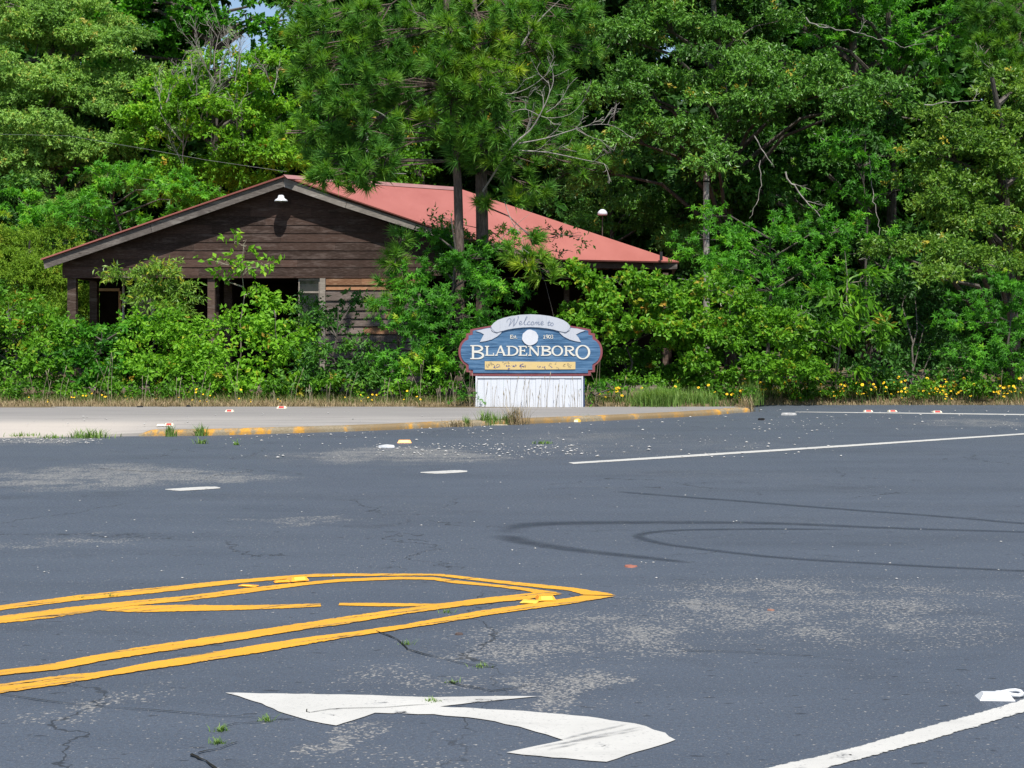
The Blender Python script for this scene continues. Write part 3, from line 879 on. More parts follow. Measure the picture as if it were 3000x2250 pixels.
sign = empty('welcome_sign', (SXC, YS, 0.085), 'blue carved town welcome sign with maroon edge and white ribbon on a white plank base', 'sign')
def mirror(half): return half + [(2250 - x, y) for x, y in reversed(half)]
def arc(cx, cy, rx, ry, a0, a1, n=12):
    return [(cx + rx * math.cos(math.radians(a0 + (a1 - a0) * i / n)), cy - ry * math.sin(math.radians(a0 + (a1 - a0) * i / n))) for i in range(n + 1)]
outer = [(1125, 250), (900, 262), (740, 292), (600, 330), (470, 352), (385, 368), (342, 378), (342, 422), (290, 430), (290, 478), (272, 492)] + \
        [(x, y) for x, y in arc(325, 665, 135, 180, 112, 247, 14)] + [(290, 850), (290, 930), (345, 932), (345, 976), (1125, 978)]
inner = [(1125, 275), (900, 286), (740, 314), (600, 352), (470, 376), (400, 388), (376, 396), (376, 446), (322, 456), (322, 505)] + \
        [(x, y) for x, y in arc(330, 665, 110, 155, 104, 256, 14)] + [(324, 832), (324, 898), (380, 900), (380, 942), (1125, 944)]
poly_mesh('border', [S(x, y, 0.0) for x, y in mirror(outer)], M_MAROON, sign, 0.10, (0, -1, 0))
panel = poly_mesh('panel', [S(x, y, 0.012) for x, y in mirror(inner)], M_BLUE, sign, 0.0115, (0, -1, 0))

# ribbon
def ribbon_main():
    top = [(612, 335), (650, 292), (700, 255), (780, 226), (880, 203), (1000, 187), (1125, 181), (1250, 187), (1370, 203), (1470, 226), (1550, 256), (1605, 292), (1640, 338)]
    bot = [(1634, 385), (1600, 405), (1560, 412), (1490, 398), (1420, 378), (1330, 362), (1230, 351), (1125, 347), (1020, 351), (920, 362), (830, 378), (755, 398), (690, 414), (650, 408), (618, 385)]
    return top + bot
rib_ = poly_mesh('ribbon', [S(x, y, 0.034) for x, y in ribbon_main()], M_RIBBON, sign, 0.03, (0, -1, 0))
tl = [(606, 358), (520, 372), (415, 398), (478, 416), (522, 441), (500, 480), (468, 540), (545, 528), (620, 508), (690, 470), (738, 430), (755, 402), (690, 418), (640, 408), (614, 385)]
poly_mesh('ribbon_tail', [S(x, y, 0.024) for x, y in tl], M_RIBBON, sign, 0.022, (0, -1, 0))
tr_ = [(1644, 358), (1730, 366), (1835, 392), (1770, 414), (1712, 443), (1745, 480), (1778, 542), (1700, 528), (1630, 508), (1555, 470), (1510, 430), (1492, 402), (1560, 418), (1605, 408), (1636, 385)]
poly_mesh('ribbon_tail', [S(x, y, 0.024) for x, y in tr_], M_RIBBON, sign, 0.022, (0, -1, 0))

seal = [(x + 3 * math.sin(i * 2.1), y + 3 * math.cos(i * 1.3)) for i, (x, y) in enumerate(arc(1120, 482, 104, 101, 0, 350, 26))]
poly_mesh('seal', [S(x, y, 0.03) for x, y in seal], M_SWHITE, sign, 0.018, (0, -1, 0))

# --- letters
def stroke2(a, pts, widths, d, k):
    """a pen stroke in sketch units: one quad strip"""
    n = len(pts)
    if np.isscalar(widths): widths = [widths] * n
    V = []
    for i in range(n):
        x0, y0 = pts[max(i - 1, 0)]; x1, y1 = pts[min(i + 1, n - 1)]
        dx, dy = x1 - x0, y1 - y0
        L = math.hypot(dx, dy) or 1
        nx, ny = -dy / L * widths[i] / 2, dx / L * widths[i] / 2
        for s in (-1, 1):
            V.append(tuple(S(pts[i][0] + nx * s, pts[i][1] + ny * s, d + 0.0004 * k)))
    # pressed a little way into the board so that it has sides
    m = len(V)
    B = [(x, y + 0.006, z) for x, y, z in V]
    F = []
    for i in range(n - 1):
        F += [(2 * i, 2 * i + 1, 2 * i + 3, 2 * i + 2), (m + 2 * i, 2 * i, 2 * i + 2, m + 2 * i + 2), (2 * i + 1, m + 2 * i + 1, m + 2 * i + 3, 2 * i + 3)]
    F += [(m, m + 1, 1, 0), (2 * n - 2, 2 * n - 1, m + 2 * n - 1, m + 2 * n - 2)]
    a.add(V + B, F)

def oval(cx, cy, rx, ry, a0, a1, thin, thick, n=18):
    pts, ws = [], []
    for i in range(n + 1):
        th = math.radians(a0 + (a1 - a0) * i / n)
        pts.append((cx + rx * math.cos(th), cy - ry * math.sin(th)))
        ws.append(thin + (thick - thin) * abs(math.cos(th)) ** 1.3)
    return pts, ws

def serif_letter(ch, x0, x1, y0, y1, d=0.02, thick=20, thin=9):
    a = Acc(); k = [0]
    W, Hh = x1 - x0, y1 - y0
    def st(pts, w):
        k[0] += 1
        stroke2(a, [(x0 + px * W, y0 + py * Hh) for px, py in pts], w, d, k[0])
    def stw(pts, ws):
        k[0] += 1
        stroke2(a, pts, ws, d, k[0])
    def serif(px, py, half=0.11):
        st([(px - half, py), (px + half, py)], thin)
    T = thin / Hh / 2
    if ch == 'B':
        st([(0.2, 0), (0.2, 1)], thick); serif(0.15, T, 0.15); serif(0.15, 1 - T, 0.15)
        for (b0, b1, rx) in ((0.0, 0.47, 0.40), (0.47, 1.0, 0.48)):
            cy = y0 + (b0 + b1) / 2 * Hh; ry = (b1 - b0) / 2 * Hh - thin / 2
            p, w = oval(x0 + 0.48 * W, cy, rx * W, ry, 90, -90, thin, thick)
            p = [(x0 + 0.2 * W, p[0][1])] + p + [(x0 + 0.2 * W, p[-1][1])]; w = [thin] + w + [thin]
            stw(p, w)
    elif ch == 'L':
        st([(0.25, 0), (0.25, 1)], thick); serif(0.25, T, 0.22); st([(0.05, 1 - T), (0.95, 1 - T)], thin); st([(0.93, 0.72), (0.97, 1)], thin)
    elif ch == 'A':
        st([(0.5, 0.0), (0.88, 1)], thick); st([(0.49, 0.03), (0.13, 1)], thin); st([(0.26, 0.66), (0.74, 0.66)], thin); serif(0.12, 1 - T, 0.12); serif(0.88, 1 - T, 0.14)
    elif ch == 'D':
        st([(0.22, 0), (0.22, 1)], thick); serif(0.16, T, 0.15); serif(0.16, 1 - T, 0.15)
        p, w = oval(x0 + 0.42 * W, y0 + Hh / 2, 0.54 * W, Hh / 2 - thin / 2, 90, -90, thin, thick)
        stw([(x0 + 0.22 * W, p[0][1])] + p + [(x0 + 0.22 * W, p[-1][1])], [thin] + w + [thin])
    elif ch == 'E':
        st([(0.25, 0), (0.25, 1)], thick); st([(0.02, T), (0.88, T)], thin); st([(0.02, 1 - T), (0.92, 1 - T)], thin); st([(0.25, 0.48), (0.7, 0.48)], thin)
        st([(0.86, 0), (0.9, 0.24)], thin); st([(0.95, 0.74), (0.92, 1)], thin); st([(0.7, 0.36), (0.7, 0.6)], thin)
    elif ch == 'N':
        st([(0.18, 0), (0.18, 1)], thin); st([(0.84, 0), (0.84, 1)], thin); st([(0.17, 0.02), (0.84, 0.99)], thick); serif(0.16, 1 - T, 0.14); serif(0.84, T, 0.14); serif(0.1, T, 0.1)
    elif ch == 'O':
        p, w = oval((x0 + x1) / 2, (y0 + y1) / 2, W / 2 - thick / 2, Hh / 2 - thin / 2, 90, 450, thin, thick, 30)
        stw(p, w)
    elif ch == 'R':
        st([(0.2, 0), (0.2, 1)], thick); serif(0.16, T, 0.15); serif(0.18, 1 - T, 0.17)
        p, w = oval(x0 + 0.44 * W, y0 + 0.265 * Hh, 0.36 * W, 0.265 * Hh - thin / 2, 90, -90, thin, thick)
        stw([(x0 + 0.2 * W, p[0][1])] + p + [(x0 + 0.2 * W, p[-1][1])], [thin] + w + [thin])
        st([(0.46, 0.53), (0.66, 0.8), (0.9, 1)], [thick * 0.9, thick, thick * 0.8]); serif(0.93, 1 - T, 0.09)
    return a.build('letter', M_LETTER, sign)
for ch, x0, x1, y0, y1 in (('B', 345, 518, 580, 762), ('L', 532, 652, 590, 718), ('A', 664, 806, 588, 718), ('D', 812, 962, 590, 718), ('E', 966, 1082, 590, 718),
                           ('N', 1090, 1250, 590, 718), ('B', 1258, 1388, 590, 718), ('O', 1396, 1546, 587, 721), ('R', 1556, 1706, 590, 718), ('O', 1706, 1898, 578, 764)):
    big = y1 - y0 > 150
    serif_letter(ch, x0, x1, y0, y1, 0.02, 28 if big else 25, 15 if big else 13)

def small(strokes, m=None, d=0.02, w=8, name='letter'):
    a = Acc()
    for k, (pts) in enumerate(strokes):
        stroke2(a, pts, w, d, k)
    return a.build(name, m or M_LETTER, sign)
# Est.
small([[(866, 448), (866, 494)], [(860, 451), (900, 451)], [(860, 492), (900, 492)], [(866, 471), (890, 471)]])
small([[(918, 468), (908, 464), (903, 471), (917, 482), (914, 491), (902, 490)]], w=7)
small([[(929, 455), (929, 488), (937, 493)], [(921, 466), (939, 466)]], w=7)
small([[(944, 488), (950, 494)]], w=9)
# 1903
small([[(1290, 458), (1303, 449), (1303, 493)], [(1290, 492), (1316, 492)]])
small([oval(1338, 462, 13, 13, 0, 360, 7, 7, 12)[0], [(1351, 464), (1348, 482), (1334, 494)]])
small([oval(1371, 472, 13, 21, 0, 360, 7, 7, 14)[0]])
small([[(1392, 451), (1410, 450), (1415, 460), (1402, 469), (1416, 479), (1411, 492), (1392, 493)]])

# Welcome to, in flowing script along the ribbon's curve
def script(pts, ws, name='letter'):
    fine, fw = [], []
    n = len(pts)
    for i in range(n - 1):
        p0, p1, p2, p3 = pts[max(i - 1, 0)], pts[i], pts[i + 1], pts[min(i + 2, n - 1)]
        for s in range(5):
            t = s / 5
            fine.append(tuple(0.5 * ((2 * p1[j]) + (p2[j] - p0[j]) * t + (2 * p0[j] - 5 * p1[j] + 4 * p2[j] - p3[j]) * t * t + (3 * p1[j] - p0[j] - 3 * p2[j] + p3[j]) * t ** 3) for j in (0, 1)))
            fw.append(ws[i] + (ws[i + 1] - ws[i]) * t)
    fine.append(pts[-1]); fw.append(ws[-1])
    return fine, fw
def sletter(strokes, d=0.0365):
    a = Acc()
    for k, (pts, ws) in enumerate(strokes):
        p, w = script(pts, ws)
        stroke2(a, p, w, d, k * 2)
    return a.build('letter', M_SCRIPT, sign)
sletter([([(820, 288), (822, 262), (850, 236), (872, 250), (862, 292), (842, 338)], [4, 5, 5, 7, 9, 4]),
         ([(842, 338), (880, 290), (908, 246), (918, 232)], [4, 5, 5, 5]), ([(918, 232), (912, 270), (908, 320), (902, 336)], [6, 10, 10, 4]), ([(902, 336), (940, 290), (962, 240), (972, 212), (956, 214)], [4, 5, 6, 5, 4])])
sletter([([(978, 304), (1004, 294), (1008, 276), (992, 272), (980, 296), (990, 318), (1022, 306)], [5, 6, 7, 7, 9, 7, 4])])
sletter([([(1022, 306), (1056, 262), (1080, 222), (1072, 214), (1052, 262), (1044, 304), (1056, 318), (1080, 306)], [4, 5, 6, 6, 9, 9, 6, 4])])
sletter([([(1118, 284), (1106, 274), (1088, 292), (1088, 314), (1112, 316), (1130, 304)], [6, 6, 9, 9, 6, 4])])
sletter([([(1150, 276), (1134, 292), (1138, 318), (1160, 314), (1168, 290), (1154, 276), (1150, 282)], [6, 9, 8, 6, 8, 6, 4])])
sletter([([(1176, 318), (1192, 280)], [5, 9]), ([(1186, 300), (1208, 276), (1206, 318)], [4, 6, 9]), ([(1210, 300), (1234, 278), (1230, 316), (1250, 308)], [4, 6, 9, 4])])
sletter([([(1254, 306), (1282, 298), (1288, 280), (1272, 276), (1260, 298), (1270, 320), (1302, 308)], [5, 6, 7, 7, 9, 7, 4])])
sletter([([(1368, 262), (1356, 300), (1352, 324), (1368, 324), (1384, 312)], [7, 10, 9, 6, 4]), ([(1340, 292), (1386, 286)], [5, 6])])
sletter([([(1404, 290), (1388, 304), (1390, 328), (1410, 328), (1420, 306), (1406, 290), (1400, 296)], [6, 9, 8, 6, 8, 6, 4])])
# thin outline of the ribbon's folds
for k, pts in enumerate(([(612, 338), (630, 372), (668, 408), (700, 414)], [(1638, 338), (1625, 372), (1590, 408), (1560, 412)])):
    a = Acc(); p, w = script(pts, [4] * len(pts)); stroke2(a, p, w, 0.0362, k * 2); a.build('fold_line', M_SCRIPT, rib_)

# faded yellow strip with remnants of print
strip = poly_mesh('strip', [S(x, y, 0.024) for x, y in ((533, 790), (900, 793), (1300, 796), (1706, 797), (1706, 893), (1300, 896), (900, 898), (533, 896))], M_STRIP, sign, 0.014, (0, -1, 0))
rs = random.Random(5)
a, b = Acc(), Acc()
def bit(acc, x, y, k, s=14):
    n = rs.randint(2, 3); pts = [(x, y)]
    for _ in range(n): pts.append((pts[-1][0] + rs.uniform(-s, s), pts[-1][1] + rs.uniform(-s, s)))
    stroke2(acc, pts, rs.uniform(5, 11), 0.0246, k % 9)
kk = 0
for (cx, cy, n_, sx, sy) in ((672, 858, 7, 24, 14), (720, 850, 3, 12, 12), (838, 848, 3, 12, 8), (840, 880, 2, 12, 6), (892, 850, 3, 16, 10), (935, 830, 2, 8, 8), (990, 855, 5, 22, 12), (1028, 850, 4, 14, 12), (1240, 856, 4, 22, 12), (1298, 860, 3, 18, 10), (1400, 866, 2, 8, 8), (575, 870, 2, 20, 10)):
    for _ in range(n_): kk += 1; bit(a, cx + rs.uniform(-sx, sx), cy + rs.uniform(-sy, sy), kk)
for (cx, cy, n_, sx, sy) in ((575, 850, 5, 24, 20), (780, 818, 4, 20, 16), (640, 830, 3, 16, 12), (1060, 870, 2, 14, 10), (1450, 820, 2, 14, 6), (1465, 870, 2, 20, 6), (1555, 860, 2, 14, 16), (1640, 855, 6, 24, 20), (1375, 830, 3, 20, 10), (850, 805, 2, 20, 4)):
    for _ in range(n_): kk += 1; bit(b, cx + rs.uniform(-sx, sx), cy + rs.uniform(-sy, sy), kk, 18)
a.build('faded_print', M_NAVY, strip, kind='stuff'); b.build('faded_print', M_OLIVE, strip, kind='stuff')

# base: white planks between end posts under a cap strip
for (x0, x1) in ((412, 436), (1786, 1806)):
    p, q = S(x0, 980), S(x1, 1388)
    a = Acc(); a.box(p.x, q.x, YS + 0.005, YS + 0.12, q.z - 0.03, p.z); a.build('end_board', M_BASEW, sign)
edges = [438]
while edges[-1] < 1780: edges.append(min(1784, edges[-1] + rs.uniform(70, 92)))
for i in range(len(edges) - 1):
    p, q = S(edges[i] + 1.2, 1008), S(edges[i + 1] - 1.2, 1388)
    a = Acc(); dy = rs.uniform(0, 0.006)
    a.box(p.x, q.x, YS + 0.022 + dy, YS + 0.045 + dy, q.z - 0.03, p.z + 0.005)
    a.build('plank', M_BASEW, sign)
p, q = S(437, 982), S(1785, 1006)
a = Acc(); a.box(p.x, q.x, YS + 0.008, YS + 0.10, q.z, p.z); a.build('cap_board', M_BASEW, sign)
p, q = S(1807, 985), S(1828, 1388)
a = Acc(); a.box(p.x, q.x, YS + 0.03, YS + 0.2, q.z - 0.03, p.z); a.build('side_board', M_SIDEBLUE, sign)
# ------------------------------------------------------------------ vegetation
def unit(a):
    return a / np.maximum(np.linalg.norm(a, axis=-1, keepdims=True), 1e-9)

def leaf_quads(pos, axis, nrm, ll, lw, rng, fold=0.18):
    """one folded rhombic leaf per row"""
    side = unit(np.cross(axis, nrm))
    nrm = unit(np.cross(side, axis))
    s = rng.uniform(0.7, 1.25, (len(pos), 1)).astype(np.float32)
    L, W = ll * s, lw * s
    b = pos
    t = pos + axis * L - nrm * L * 0.12
    m = pos + axis * L * 0.48
    l = m + side * W * 0.5 + nrm * W * fold
    r = m - side * W * 0.5 + nrm * W * fold
    V = np.stack([b, l, t, r], 1).reshape(-1, 3)
    F = np.arange(len(pos) * 4, dtype=np.int32).reshape(-1, 4)
    return V, F

def leaf_stars(pos, axis, nrm, ll, lw, rng):
    """five-lobed leaf: five kites round the stalk"""
    side = unit(np.cross(axis, nrm)); nrm = unit(np.cross(side, axis))
    s = rng.uniform(0.7, 1.25, (len(pos), 1)).astype(np.float32) * ll * 0.62
    c = pos + axis * s * 0.25
    Vs = []
    for k, (ang, rl) in enumerate(((-115, 0.75), (-58, 0.95), (0, 1.15), (58, 0.95), (115, 0.75))):
        th = math.radians(ang)
        def at(a_, r_): return c + (axis * math.cos(a_) + side * math.sin(a_)) * s * r_
        tip = at(th, rl) - nrm * s * 0.18
        l = at(th - 0.42, 0.42) + nrm * s * 0.02; r = at(th + 0.42, 0.42) + nrm * s * 0.02
        Vs.append(np.stack([c, l, tip, r], 1))
    V = np.stack(Vs, 1).reshape(-1, 3)
    F = np.arange(len(pos) * 20, dtype=np.int32).reshape(-1, 4)
    return V, F

def lobe_world(lb):
    u, v, ru, rv, Y = lb[:5]
    ry = lb[5] if len(lb) > 5 and lb[5] else None
    c = np.array(P(u, v, Y)); k = Y / FL
    return c, np.array([ru * k, ry if ry else 0.85 * ru * k, rv * k])

COV = 1.65
def foliage(rng, lobes, leaf='oval', ll=0.1, lw=0.05, cov=3.0, pr=0.45, flat=0.8, tw=0.35, L=14, droop=0.35, up=0.9, tint0=0.45, padvar=0.16, limit=None):
    """leaf clusters along twigs, twigs in pads, pads over each lobe of the crown"""
    Vs, Fs, Ts, pads, n0 = [], [], [], [], 0
    larea = 0.5 * ll * lw if leaf == 'oval' else 0.42 * ll * ll
    for lb in lobes:
        c, r = lobe_world(lb)
        t_off = lb[6] if len(lb) > 6 else 0.0
        area = math.pi * r[0] * r[2]
        npad = max(3, int(1.9 * area / (math.pi * pr * pr)))
        d = rng.normal(size=(npad * 3, 3)); d = unit(d)
        keep = (d[:, 1] < 0.25) | (rng.random(len(d)) < 0.3)
        keep &= (d[:, 2] > -0.6) | (rng.random(len(d)) < 0.4)
        d = d[keep][:npad]; npad = len(d)
        pc = c + d * r * rng.uniform(0.5, 1.0, (npad, 1)) ** 0.6
        pads.append(pc)
        nleaf = int(cov * COV * area / larea)
        nsp = max(2, int(nleaf / L / npad))
        K = npad * nsp
        pid = np.repeat(np.arange(npad), nsp)
        q = unit(rng.normal(size=(K, 3)))
        q[:, 2] = np.abs(q[:, 2]) * 0.9 - 0.15
        rad = rng.uniform(0.15, 1.0, (K, 1)) ** 0.5
        psize = rng.uniform(0.6, 1.3, npad)[pid][:, None] * pr
        o = pc[pid] + q * rad * psize * np.array([1, 1, flat])
        dirn = unit(q * np.array([1, 1, 0.5]) + d[pid] * 0.4 + rng.normal(size=(K, 3)) * 0.35 + np.array([0, -0.1, 0.15]))
        # leaves
        M = K * L
        sid = np.repeat(np.arange(K), L)
        tt = rng.uniform(0, 1, (M, 1))
        tws = (tw * rng.uniform(0.6, 1.3, K))[sid][:, None]
        base = o[sid] + dirn[sid] * tt * tws + np.array([0, 0, -1.0]) * (tt ** 2) * tws * droop * 0.6 + rng.normal(size=(M, 3)) * 0.025
        ax = unit(dirn[sid] * 0.6 + rng.normal(size=(M, 3)) * 0.75 + np.array([0, 0, -droop]))
        nr = unit(np.array([0, -0.35, up]) + rng.normal(size=(M, 3)) * 0.7 + d[pid][sid] * 0.25)
        tint = tint0 + t_off + rng.normal(size=npad)[pid][sid] * padvar * 0.6 + rng.normal(size=K)[sid] * 0.09 + rng.normal(size=M) * 0.10
        tint = np.clip(tint, 0.0, 0.93)
        new = rng.random(K)[sid] < 0.012
        tint[new] = rng.uniform(0.95, 1.0, int(new.sum()))
        if leaf == 'oval':
            V, F = leaf_quads(base, ax, nr, ll, lw, rng); T = tint
        else:
            V, F = leaf_stars(base, ax, nr, ll, lw, rng); T = np.repeat(tint, 5)
        Vs.append(V); Fs.append(F + n0); Ts.append(T); n0 += len(V)
    return np.concatenate(Vs), np.concatenate(Fs), np.concatenate(Ts), pads

BARK = {}
def bark_material(name, dark, light):
    n = N(name)
    g = n.noise(n.pos((9, 9, 1.6)), 3.0, 5, 0.7)
    b = n.noise(n.pos(), 2.0, 3)
    base = n.ramp(g, [(0.3, dark), (0.65, light)])
    base = n.mix(n.ss(b, 0.5, 0.7, 0.0, 0.4), base, tuple(x * 1.3 for x in light))
    n.set(base, 0.9, 0, 0.1); n.bump(g, 0.9, 0.03)
    return n.m
M_BARK = bark_material('grey_brown_bark', (0.035, 0.03, 0.025), (0.13, 0.115, 0.10))
M_PBARK = bark_material('pine_bark', (0.045, 0.032, 0.026), (0.17, 0.13, 0.11))
M_DEAD = bark_material('bare_grey_twigs', (0.17, 0.155, 0.135), (0.36, 0.335, 0.30))
M_STEM = bark_material('pale_stem', (0.16, 0.14, 0.10), (0.32, 0.29, 0.22))

def grow_limbs(rng, acc, trunk_pts, trunk_r, pads, per=3, sides=5):
    tp = [Vector(p) for p in trunk_pts]
    acc.tube(tp, [trunk_r * (1 - 0.75 * i / max(1, len(tp) - 1)) for i in range(len(tp))], 8)
    zmin, zmax = tp[0].z, tp[-1].z
    for pc in pads:
        c0 = pc.mean(0)
        zt = min(zmax, max(zmin + 0.35 * (zmax - zmin) * 0.3, c0[2] - 0.35 * np.linalg.norm(c0[:2] - np.array(tp[0][:2]))))
        f = (zt - zmin) / max(1e-6, zmax - zmin) * (len(tp) - 1)
        i = min(int(f), len(tp) - 2)
        s0 = tp[i].lerp(tp[i + 1], f - i)
        c0 = Vector(c0)
        mid = s0.lerp(c0, 0.5) + Vector((rng.uniform(-.2, .2), rng.uniform(-.2, .2), 0.12 * (c0 - s0).length))
        r0 = max(0.02, trunk_r * 0.42)
        acc.tube([s0, mid, c0], [r0, r0 * 0.6, r0 * 0.3], sides)
        for j in rng.choice(len(pc), min(per, len(pc)), replace=False):
            e = Vector(pc[j])
            m2 = c0.lerp(e, 0.5) + Vector((rng.uniform(-.1, .1), rng.uniform(-.1, .1), 0.08))
            acc.tube([mid.lerp(c0, 0.6), m2, e], [r0 * 0.35, r0 * 0.22, 0.008], 4)

def tree(name, label, cat, seed, base, lobes, mat, trunk_r=0.12, top=None, bark=None, group=None, per=3, part='crown', lean=0.0, shr=1.0, dv=0.0, **kw):
    lobes = [(q[0], q[1] + dv, q[2] * shr, q[3] * shr, *q[4:]) for q in lobes]
    rng = np.random.default_rng(seed)
    b = Vector(base)
    root = empty(name, b, label, cat, group)
    V, F, T, pads = foliage(rng, lobes, **kw)
    a = Acc(); a.add(V, F, T)
    o = a.build(part, mat, root)
    allp = np.concatenate(pads)
    if top is None: top = float(allp[:, 2].max()) - 0.2
    cx, cy = float(allp[:, 0].mean()), float(allp[:, 1].mean())
    n = 6
    tp = [(b.x + (cx - b.x) * (i / n) ** 1.3 + rng.uniform(-.05, .05) * (i > 0) * 2, b.y + (cy - b.y) * (i / n) + rng.uniform(-.05, .05), b.z - 0.1 + (top - b.z + 0.1) * i / n) for i in range(n + 1)]
    w = Acc(); grow_limbs(rng, w, tp, trunk_r, pads, per)
    w.build('trunk' if trunk_r > 0.045 else 'stem', bark or M_BARK, root)
    return root

def bare_branch(rng, acc, p, d, length, r, depth, spread=0.5, curl=0.25):
    p = Vector(p); d = Vector(d).normalized()
    n = 5
    pts, rr = [p], [r]
    kids = []
    for i in range(n):
        d = (d + Vector(rng.normal(size=3)) * curl * 0.5).normalized()
        p = p + d * length / n
        pts.append(p); rr.append(max(0.004, r * (1 - 0.7 * (i + 1) / n)))
        if depth > 0 and i >= 1: kids.append((p, d, rr[-1]))
    acc.tube(pts, rr, 4)
    for (q, dd, r2) in kids:
        for _ in range(1 if depth < 2 else int(rng.integers(1, 3))):
            nd = (dd + Vector(rng.normal(size=3)) * spread).normalized()
            bare_branch(rng, acc, q, nd, length * rng.uniform(0.35, 0.65), max(0.004, r2 * 0.7), depth - 1, spread, curl)

# leaf colours (dark, mid, light, pale new growth)
LM_OAK = leaf_mat('oak_leaves', [(0.0, (0.018, 0.045, 0.012)), (0.4, (0.045, 0.10, 0.025)), (0.8, (0.085, 0.155, 0.04)), (0.95, (0.20, 0.16, 0.04)), (1.0, (0.30, 0.16, 0.05))], 0.32, 0.5, 0.25, ex=1.2)
LM_OAKY = leaf_mat('young_oak_leaves', [(0.0, (0.022, 0.05, 0.012)), (0.4, (0.06, 0.115, 0.025)), (0.8, (0.12, 0.175, 0.04)), (0.93, (0.22, 0.19, 0.03)), (1.0, (0.32, 0.19, 0.05))], 0.35, 0.5, 0.28)
LM_BRIGHT = leaf_mat('bright_leaves', [(0.0, (0.025, 0.06, 0.008)), (0.4, (0.065, 0.145, 0.016)), (0.8, (0.125, 0.225, 0.028)), (0.95, (0.22, 0.20, 0.03)), (1.0, (0.30, 0.14, 0.05))], 0.45, 0.35, 0.38, ex=1.1)
LM_SHRUB = leaf_mat('shrub_leaves', [(0.0, (0.022, 0.058, 0.008)), (0.4, (0.055, 0.135, 0.014)), (0.8, (0.105, 0.215, 0.024)), (0.95, (0.21, 0.19, 0.03)), (1.0, (0.28, 0.13, 0.04))], 0.4, 0.4, 0.35, ex=0.85)
LM_GUM = leaf_mat('sweetgum_leaves', [(0.0, (0.014, 0.05, 0.010)), (0.4, (0.035, 0.115, 0.016)), (0.8, (0.075, 0.20, 0.022)), (0.95, (0.15, 0.25, 0.03)), (1.0, (0.24, 0.20, 0.04))], 0.4, 0.4, 0.38)
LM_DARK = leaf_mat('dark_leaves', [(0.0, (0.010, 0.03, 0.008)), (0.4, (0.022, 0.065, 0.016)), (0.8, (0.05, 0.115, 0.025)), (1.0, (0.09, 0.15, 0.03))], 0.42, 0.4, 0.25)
LM_OLIVE = leaf_mat('fine_olive_leaves', [(0.0, (0.028, 0.055, 0.02)), (0.4, (0.065, 0.115, 0.04)), (0.8, (0.12, 0.175, 0.062)), (0.95, (0.22, 0.16, 0.06)), (1.0, (0.30, 0.15, 0.07))], 0.45, 0.35, 0.3, ex=1.4)
LM_FEATHER = leaf_mat('feathery_leaves', [(0.0, (0.03, 0.06, 0.010)), (0.4, (0.075, 0.125, 0.018)), (0.8, (0.13, 0.175, 0.03)), (1.0, (0.20, 0.19, 0.04))], 0.5, 0.3, 0.3, ex=1.15)
LM_NEEDLE = leaf_mat('pine_needles', [(0.0, (0.022, 0.06, 0.022)), (0.35, (0.05, 0.125, 0.036)), (0.7, (0.095, 0.17, 0.03)), (0.9, (0.15, 0.20, 0.025)), (1.0, (0.21, 0.235, 0.03))], 0.45, 0.4, 0.3)

# ---- far wood behind everything
rngF = np.random.default_rng(90)
fl = []
for u in range(-400, 3500, 150):
    for v in (-60, 120, 290, 460, 620, 770, 900, 1000):
        if 570 < u < 810 and v < 150: continue
        fl.append((u + rngF.uniform(-50, 50), v + rngF.uniform(-40, 40), 130, 115, 60 + rngF.uniform(-3, 5), 2.0, rngF.uniform(-0.15, 0.1)))
for u in range(-600, 3700, 230):
    for v in (-120, 120, 340, 560, 760, 930):
        if 470 < u < 900 and v < 150: continue
        fl.append((u + rngF.uniform(-50, 50), v + rngF.uniform(-40, 40), 190, 170, 70 + rngF.uniform(-2, 4), 1.5, -0.2))
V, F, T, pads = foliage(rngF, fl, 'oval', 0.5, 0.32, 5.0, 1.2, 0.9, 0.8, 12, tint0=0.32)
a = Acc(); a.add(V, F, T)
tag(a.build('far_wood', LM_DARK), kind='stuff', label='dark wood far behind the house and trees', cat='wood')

# ---- trees behind the house, left
GZ = 0.1
def gx(u, Y): return ((u - 1500) / FL * Y, Y, GZ)
tree('oak_tree', 'tall fine leaved tree with olive and orange tinged leaves at the far left', 'tree', 1, gx(150, 50),
     [(60, 30, 150, 110, 49), (240, 60, 130, 100, 50), (80, 190, 160, 110, 48.5), (270, 210, 140, 110, 49, None, 0.05), (390, 280, 100, 90, 49), (110, 350, 180, 110, 48), (330, 390, 130, 90, 48.5), (60, 500, 120, 100, 48), (220, 510, 130, 90, 48), (140, -120, 280, 120, 51), (180, 300, 110, 80, 48.3), (30, 410, 100, 80, 48), (200, 430, 110, 70, 47.8), (350, 480, 80, 70, 48), (0, 300, 90, 80, 48.5), (160, 110, 100, 70, 48.6), (350, 140, 80, 70, 49.2), (140, 590, 110, 70, 47.5)],
     LM_OLIVE, 0.25, tint0=0.55, ll=0.12, lw=0.055, cov=3.2, pr=0.6, L=14)
tree('maple_tree', 'dark leafy tree with sky gaps at the top left, behind the bare twigs', 'tree', 2, gx(640, 57),
     [(330, 20, 120, 90, 56, None, 0.22), (480, 50, 120, 90, 56, None, 0.1), (590, 130, 110, 70, 56, None, -0.1), (800, 160, 90, 90, 55.5), (830, 50, 80, 90, 56, None, -0.15), (880, 290, 90, 130, 56, None, -0.2), (420, 160, 150, 80, 56), (760, 260, 80, 70, 56), (725, 60, 32, 34, 55.5), (655, 90, 30, 30, 56), (700, 110, 34, 26, 55.5), (745, 20, 30, 30, 56)],
     LM_GUM, 0.28, ll=0.22, lw=0.13, cov=2.6, pr=0.75, L=12, top=13.0)
